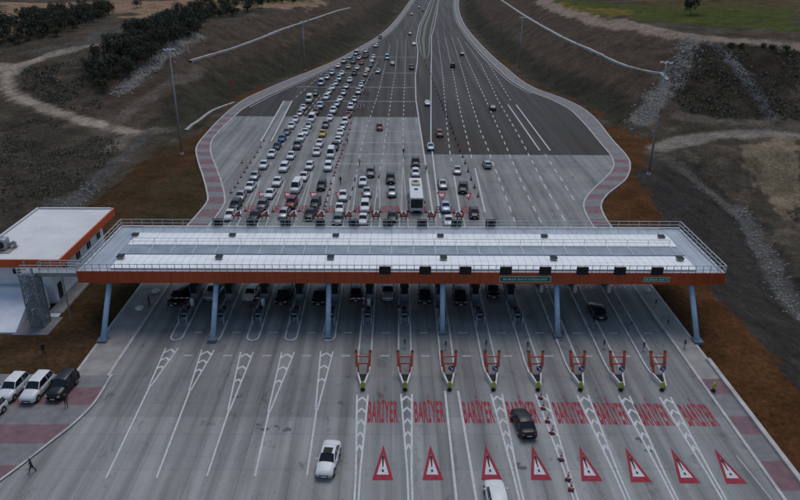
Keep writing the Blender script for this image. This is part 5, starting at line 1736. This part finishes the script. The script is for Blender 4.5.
# roof plant
ac = empty('air_conditioner', (-53.3, 87.5, 7.2)); tag(ac, 'rounded grey cooling unit on the pale flat roof', 'air conditioner')
mb = MB(); mb.box((0, 0, .9), (1.1, 1.6, 1.6), 'steel'); soft(mb.build('casing', ac), .3, 3)
mb = MB(); mb.tube((0, -.82, .95), (0, -.78, .95), .5, .5, 'black', 18); mb.build('fan', ac)
mb = MB(); mb.tube((.5, .4, .5), (1.2, .6, .9), .22, .22, 'steel', 10); mb.tube((1.2, .6, .9), (1.2, .6, 0), .22, .22, 'steel', 10); mb.build('duct', ac)
mb = MB(); mb.box((0, -.1, .06), (2.6, 2.6, .12), 'walk'); mb.build('plinth', ac)

# stair tower with catwalk to the canopy
tw = empty('access_tower', (-45.9, 79.3, 0)); tag(tw, 'grey steel lattice tower with catwalk to the canopy roof', 'tower')
tx0, tx1, ty0, ty1, tz1 = -46.9, -45.1, 78.5, 80.2, 7.6
mb = MB()
for x in (tx0, tx1):
    for y in (ty0, ty1): mb.box((x, y, tz1/2+.55), (.16, .16, tz1+1.1), 'steel')
P(mb, 'corner_post', tw)
mb = MB()
lv = 7
for i in range(lv+1):
    z = .3+i*(tz1-.3)/lv
    for a, b in (((tx0, ty0), (tx1, ty0)), ((tx1, ty0), (tx1, ty1)), ((tx1, ty1), (tx0, ty1)), ((tx0, ty1), (tx0, ty0))):
        mb.bar((*a, z), (*b, z), .08, .08, 'steel')
        if i < lv:
            z2 = z+(tz1-.3)/lv
            mb.bar((*(a if i % 2 else b), z), (*(b if i % 2 else a), z2), .06, .06, 'steel')
P(mb, 'bracing', tw)
mb = MB()
for i in range(24):                  # ladder stair inside
    mb.box((-45.95+.35*math.sin(i*.9), 79.3+.35*math.cos(i*.9), .3+i*.31), (1.3, .35, .05), 'steel', i*.9)
P(mb, 'stair', tw)
M['mesh_panel'] = simple('mesh_cladding', (0.20, 0.24, 0.28), 0.55, 0.3, 0.45, 4.0)
mb = MB()
for i in range(16):
    if i % 2: continue
    mb.box((tx0+.09+i*.115, ty0-.05, tz1/2+.2), (.12, .03, tz1-.5), 'mesh_panel')
    mb.box((tx1+.05, ty0+.06+i*.11, tz1/2+.2), (.03, .12, tz1-.5), 'mesh_panel')
P(mb, 'cladding', tw)
mb = MB(); mb.box(((tx0+CX0)/2, 79.9, tz1), (CX0-tx0, 1.5, .12), 'steel'); mb.box(((tx0+CX0)/2, 79.15, tz1-.25), (CX0-tx0, .1, .4), 'steel'); mb.box(((tx0+CX0)/2, 80.65, tz1-.25), (CX0-tx0, .1, .4), 'steel')
P(mb, 'catwalk', tw)
railing([(tx0, 79.2), (CX0, 79.2)], 1.1, 1.2, tw, 'railing', tz1, 2, .06)
railing([(tx1, 80.7), (CX0, 80.7)], 1.1, 1.2, tw, 'railing', tz1, 2, .06)
railing([(tx0, 78.2), (tx1, 78.2)], 1.1, 1.2, tw, 'railing', tz1, 2, .06)
mb = MB(); mb.tube((-42.3, 80.0, 0), (-42.3, 80.0, 7.4), .09, .09, 'steel', 8); P(mb, 'prop', tw)

# ------------------------------------------------------------------ light masts
def mast(x, y, zb, hgt, lab):
    t = empty('light_mast', (x, y, zb)); tag(t, lab, 'light mast', 'tall light masts')
    mb = MB(); mb.tube((0, 0, 0), (0, 0, hgt), .26, .11, 'steel', 10); mb.build('pole', t, True)
    mb = MB(); mb.tube((0, 0, -.1), (0, 0, .5), .45, .4, 'kerb', 10); mb.build('base', t)
    mb = MB()
    for a in (0, 1.57): mb.bar((-1.1*math.cos(a), -1.1*math.sin(a), hgt), (1.1*math.cos(a), 1.1*math.sin(a), hgt), .08, .08, 'steel')
    mb.build('crossarm', t)
    for i in range(6):
        a = i*math.pi/3
        mb = MB(); mb.box((1.05*math.cos(a), 1.05*math.sin(a), hgt-.12), (.6, .45, .2), 'lamp_glass', a); mb.build('floodlight', t)
mast(-47.3-2.6, 159.6, 0, 24.3, 'tall steel light mast with white floodlights on the brown verge at left')
mast(53.4+3.2, 145.4, 0, 24.3, 'tall steel light mast with white floodlights on the brown verge at right')
mast(-34.6, 279, .2, 18.5, 'distant steel light mast at the foot of the left bank')
mast(50.5, 281, .2, 20.5, 'distant steel light mast at the foot of the right bank')

mp_x, mp_y, mp_z = gt(232, 97)
t = empty('marker_post', (mp_x, mp_y, mp_z-.1)); tag(t, 'small red marker post standing alone on the left bank', 'marker post')
mb = MB(); mb.tube((0, 0, 0), (0, 0, 5.4), .1, .08, 'red_plastic', 8); mb.build('post', t)
mb = MB(); mb.box((0, 0, 4.6), (1.1, .12, 1.3), 'red_plastic'); mb.build('panel', t)
# ------------------------------------------------------------------ stones, scrub, trees
def rock_mesh(mb, x, y, z, s, rng):
    pts = []
    for i in range(6):
        a = i*math.pi/3+rng.uniform(-.3, .3); r_ = s*rng.uniform(.7, 1.1)
        pts.append((x+math.cos(a)*r_, y+math.sin(a)*r_, z-.1))
    for i in range(6):
        a = i*math.pi/3+rng.uniform(-.3, .3); r_ = s*rng.uniform(.3, .7)
        pts.append((x+math.cos(a)*r_, y+math.sin(a)*r_, z+s*rng.uniform(.4, .8)))
    mb.add(pts, [(i, (i+1) % 6, 6+(i+1) % 6, 6+i) for i in range(6)]+[tuple(range(6, 12))], 'rock')
rng = random.Random(5)
mb = MB()
for pix, w, n_, s0 in (([(690, 40), (684, 60), (672, 82), (655, 100), (640, 122)], 4.5, 620, .55), ([(712, 45), (732, 62), (750, 85)], 2.5, 200, .5),
                  ([(195, 34), (170, 52), (145, 72), (122, 92)], 4.0, 520, .6), ([(95, 188), (72, 205), (60, 214)], 2.2, 160, .35),
                  ([(740, 208), (752, 235), (775, 275), (799, 320)], 2.6, 420, .33), ([(735, 215), (700, 190)], 1.5, 60, .3)):
    pts = resample(smooth_line(T(pix), 5), 1.5)
    for i in range(n_):
        p = rng.choice(pts); x = p[0]+rng.gauss(0, w/2.2); y = p[1]+rng.gauss(0, w/2.2)
        z = float(terrain_h(np.array([x]), np.array([y]))[0])
        rock_mesh(mb, x, y, z, s0*rng.uniform(.35, 1.1), rng)
tag(mb.build('riprap_stones'), kind='stuff')

def leaf_material(name, c1, c2):
    m = bpy.data.materials.new(name)
    nt, b = nodes_of(m)
    v = pos_map(nt)
    f = ramp(nt, noise(nt, v, 0.8, 4), [(0.35, 0.0), (0.65, 1.0)])
    nt.links.new(mul(nt, c1, c2, 'MIX', f), b.inputs['Base Color'])
    b.inputs['Roughness'].default_value = 0.8
    return m
M['leaf'] = leaf_material('dark_foliage', (0.015, 0.020, 0.010), (0.032, 0.040, 0.018))
M['leaf2'] = leaf_material('olive_foliage', (0.035, 0.038, 0.018), (0.06, 0.06, 0.03))
M['scrub'] = leaf_material('dry_scrub', (0.050, 0.047, 0.033), (0.10, 0.092, 0.066))

def crown_cards(mb, cx, cy, cz, rx, rz_, n, size, m, rng):
    lobes = [(rng.gauss(0, .42), rng.gauss(0, .42), rng.uniform(-.5, .6), rng.uniform(.35, .62)) for _ in range(9)]
    for i in range(n):
        l = rng.choice(lobes)
        u = Vector((rng.gauss(0, 1), rng.gauss(0, 1), rng.gauss(0, 1))).normalized()*l[3]*rng.uniform(.6, 1.05)
        p = Vector((cx+(l[0]+u.x)*rx, cy+(l[1]+u.y)*rx, cz+(l[2]+u.z)*rz_))
        a = Vector((rng.gauss(0, 1), rng.gauss(0, 1), rng.gauss(0, .7))).normalized()
        b = a.cross(Vector((rng.gauss(0, 1), rng.gauss(0, 1), rng.gauss(0, 1)))).normalized()
        s = size*rng.uniform(.6, 1.4)
        mb.add([p-a*s, p-b*s*.6, p+a*s, p+b*s*.6], [(0, 1, 2, 3)], m)
def tree_proto(seed, hgt, rad, leaf):
    rng = random.Random(seed)
    t = empty('tree', (0, 0, 0))
    mb = MB()
    mb.tube((0, 0, -.6), (.1, .05, hgt*.5), .16*hgt/7, .09*hgt/7, 'bark', 8, False)
    for i in range(6):
        a = i*1.05+rng.uniform(-.3, .3); z0 = hgt*rng.uniform(.25, .5)
        mb.tube((.05, .03, z0), (math.cos(a)*rad*.6, math.sin(a)*rad*.6, z0+hgt*.28), .06, .025, 'bark', 5, False)
    mb.build('trunk', t)
    mb = MB(); crown_cards(mb, 0, 0, hgt*.55, rad*.78, hgt*.46, 900, .30, leaf, rng)
    mb.build('crown', t)
    return t
protos = [tree_proto(1, 7.5, 4.2, 'leaf'), tree_proto(2, 6.3, 3.8, 'leaf'), tree_proto(3, 8.5, 4.4, 'leaf'), tree_proto(4, 5.5, 3.6, 'leaf2')]
tseen = [False]*4
def put_tree(x, y, z, i, s, label, group):
    o = protos[i] if not tseen[i] else copy_tree(protos[i])
    tseen[i] = True
    o.location = (x, y, z); o.scale = (s, s, s*random.Random(int(x*7+y)).uniform(.85, 1.15)); o.rotation_euler = (0, 0, (x*3.1+y) % 6.28)
    return tag(o, label, 'tree', group)
def belt(poly, n, label, group, seed, smin=.7, smax=1.15, step=1.0):
    rng = random.Random(seed); W_ = T(poly); done = []
    xs = [p[0] for p in W_]; ys_ = [p[1] for p in W_]
    A = 0; tries = 0
    while len(done) < n and tries < 12000:
        tries += 1
        x = rng.uniform(min(xs), max(xs)); y = rng.uniform(min(ys_), max(ys_))
        if not bool(in_poly(np.array([x]), np.array([y]), W_)[0]): continue
        if any(math.hypot(x-a, y-b) < 3.5*step for a, b in done): continue
        done.append((x, y))
        z = float(terrain_h(np.array([x]), np.array([y]))[0])
        put_tree(x, y, z-.2, rng.choice((0, 1, 2, 2, 3)), rng.uniform(smin, smax), label, group)
    return len(done)
n1 = belt([(0, 50), (30, 42), (60, 37), (100, 22), (113, 14), (113, 10), (85, 12), (50, 18), (25, 22), (0, 27)], 95, 'dark bushy tree in the dense belt at the upper left corner', 'trees of the upper left belt', 7, .6, .9)
n2 = belt([(85, 90), (105, 92), (125, 80), (150, 62), (190, 38), (200, 30), (200, 16), (170, 20), (130, 38), (110, 50), (92, 68)], 105, 'dark bushy tree in the diagonal belt along the left ditch', 'trees of the diagonal belt', 8, .55, .88)
n3 = belt([(195, 26), (262, 8), (262, 2), (230, 3), (190, 12)], 45, 'dark tree in the straight row beyond the left bank', 'trees of the straight row', 9, .6, .85)
n4 = belt([(268, 5), (320, 3), (320, 1), (268, 1)], 12, 'small dark tree of the thin far row at the top', 'trees of the thin far row', 10, .5, .8)
print('belts', n1, n2, n3, n4)
x, y, z = gt(690, 15)
put_tree(x, y, z, 0, 1.25, 'lone dark tree standing at the edge of the green field', None)
x, y, z = gt(137, 8)
put_tree(x, y, z, 1, .7, 'small dark tree alone in the tan field', None)
for i, (a, b) in enumerate([(732, 47), (741, 48), (763, 48), (773, 49), (787, 50)]):
    x, y, z = gt(a, b)
    put_tree(x, y, z-.8, 3, .42, 'low dark shrub beside the upper right track, %s from the left' % ORD[i+1], 'shrubs beside the upper right track')

# scattered scrub tufts over rough ground (one mass of ground cover)
rng = random.Random(12)
mb = MB()
def tufts(poly, n, s0, s1):
    W_ = T(poly); xs = [p[0] for p in W_]; ys_ = [p[1] for p in W_]
    X = np.array([rng.uniform(min(xs), max(xs)) for _ in range(n*3)]); Y = np.array([rng.uniform(min(ys_), max(ys_)) for _ in range(n*3)])
    k = in_poly(X, Y, W_)
    k &= fbm(X/9, Y/9, 5, 3) > .46
    X, Y = X[k][:n], Y[k][:n]; Z = terrain_h(X, Y)
    for x, y, z in zip(X, Y, Z):
        s = rng.uniform(s0, s1)
        for j in range(5):
            p = Vector((x+rng.gauss(0, s*.5), y+rng.gauss(0, s*.5), z+rng.uniform(.0, s*.5)+.25))
            a = Vector((rng.gauss(0, 1), rng.gauss(0, 1), rng.gauss(0, .6))).normalized()
            b = a.cross(Vector((rng.gauss(0, 1), rng.gauss(0, 1), rng.gauss(0, 1)))).normalized()
            q = s*rng.uniform(.3, .6)
            mb.add([p-a*q, p-b*q*.7, p+a*q, p+b*q*.7], [(0, 1, 2, 3)], 'scrub')
tufts([(0, 120), (60, 120), (125, 145), (100, 175), (60, 200), (0, 235)], 1500, .2, .5)
tufts([(20, 70), (85, 60), (85, 90), (110, 110), (75, 112), (25, 95)], 900, .25, .6)
tufts([(668, 100), (672, 60), (700, 45), (799, 47), (799, 120), (740, 120), (690, 116)], 1500, .25, .65)
tufts([(760, 150), (799, 145), (799, 225), (775, 205)], 400, .2, .5)
tag(mb.build('scrub'), kind='stuff')
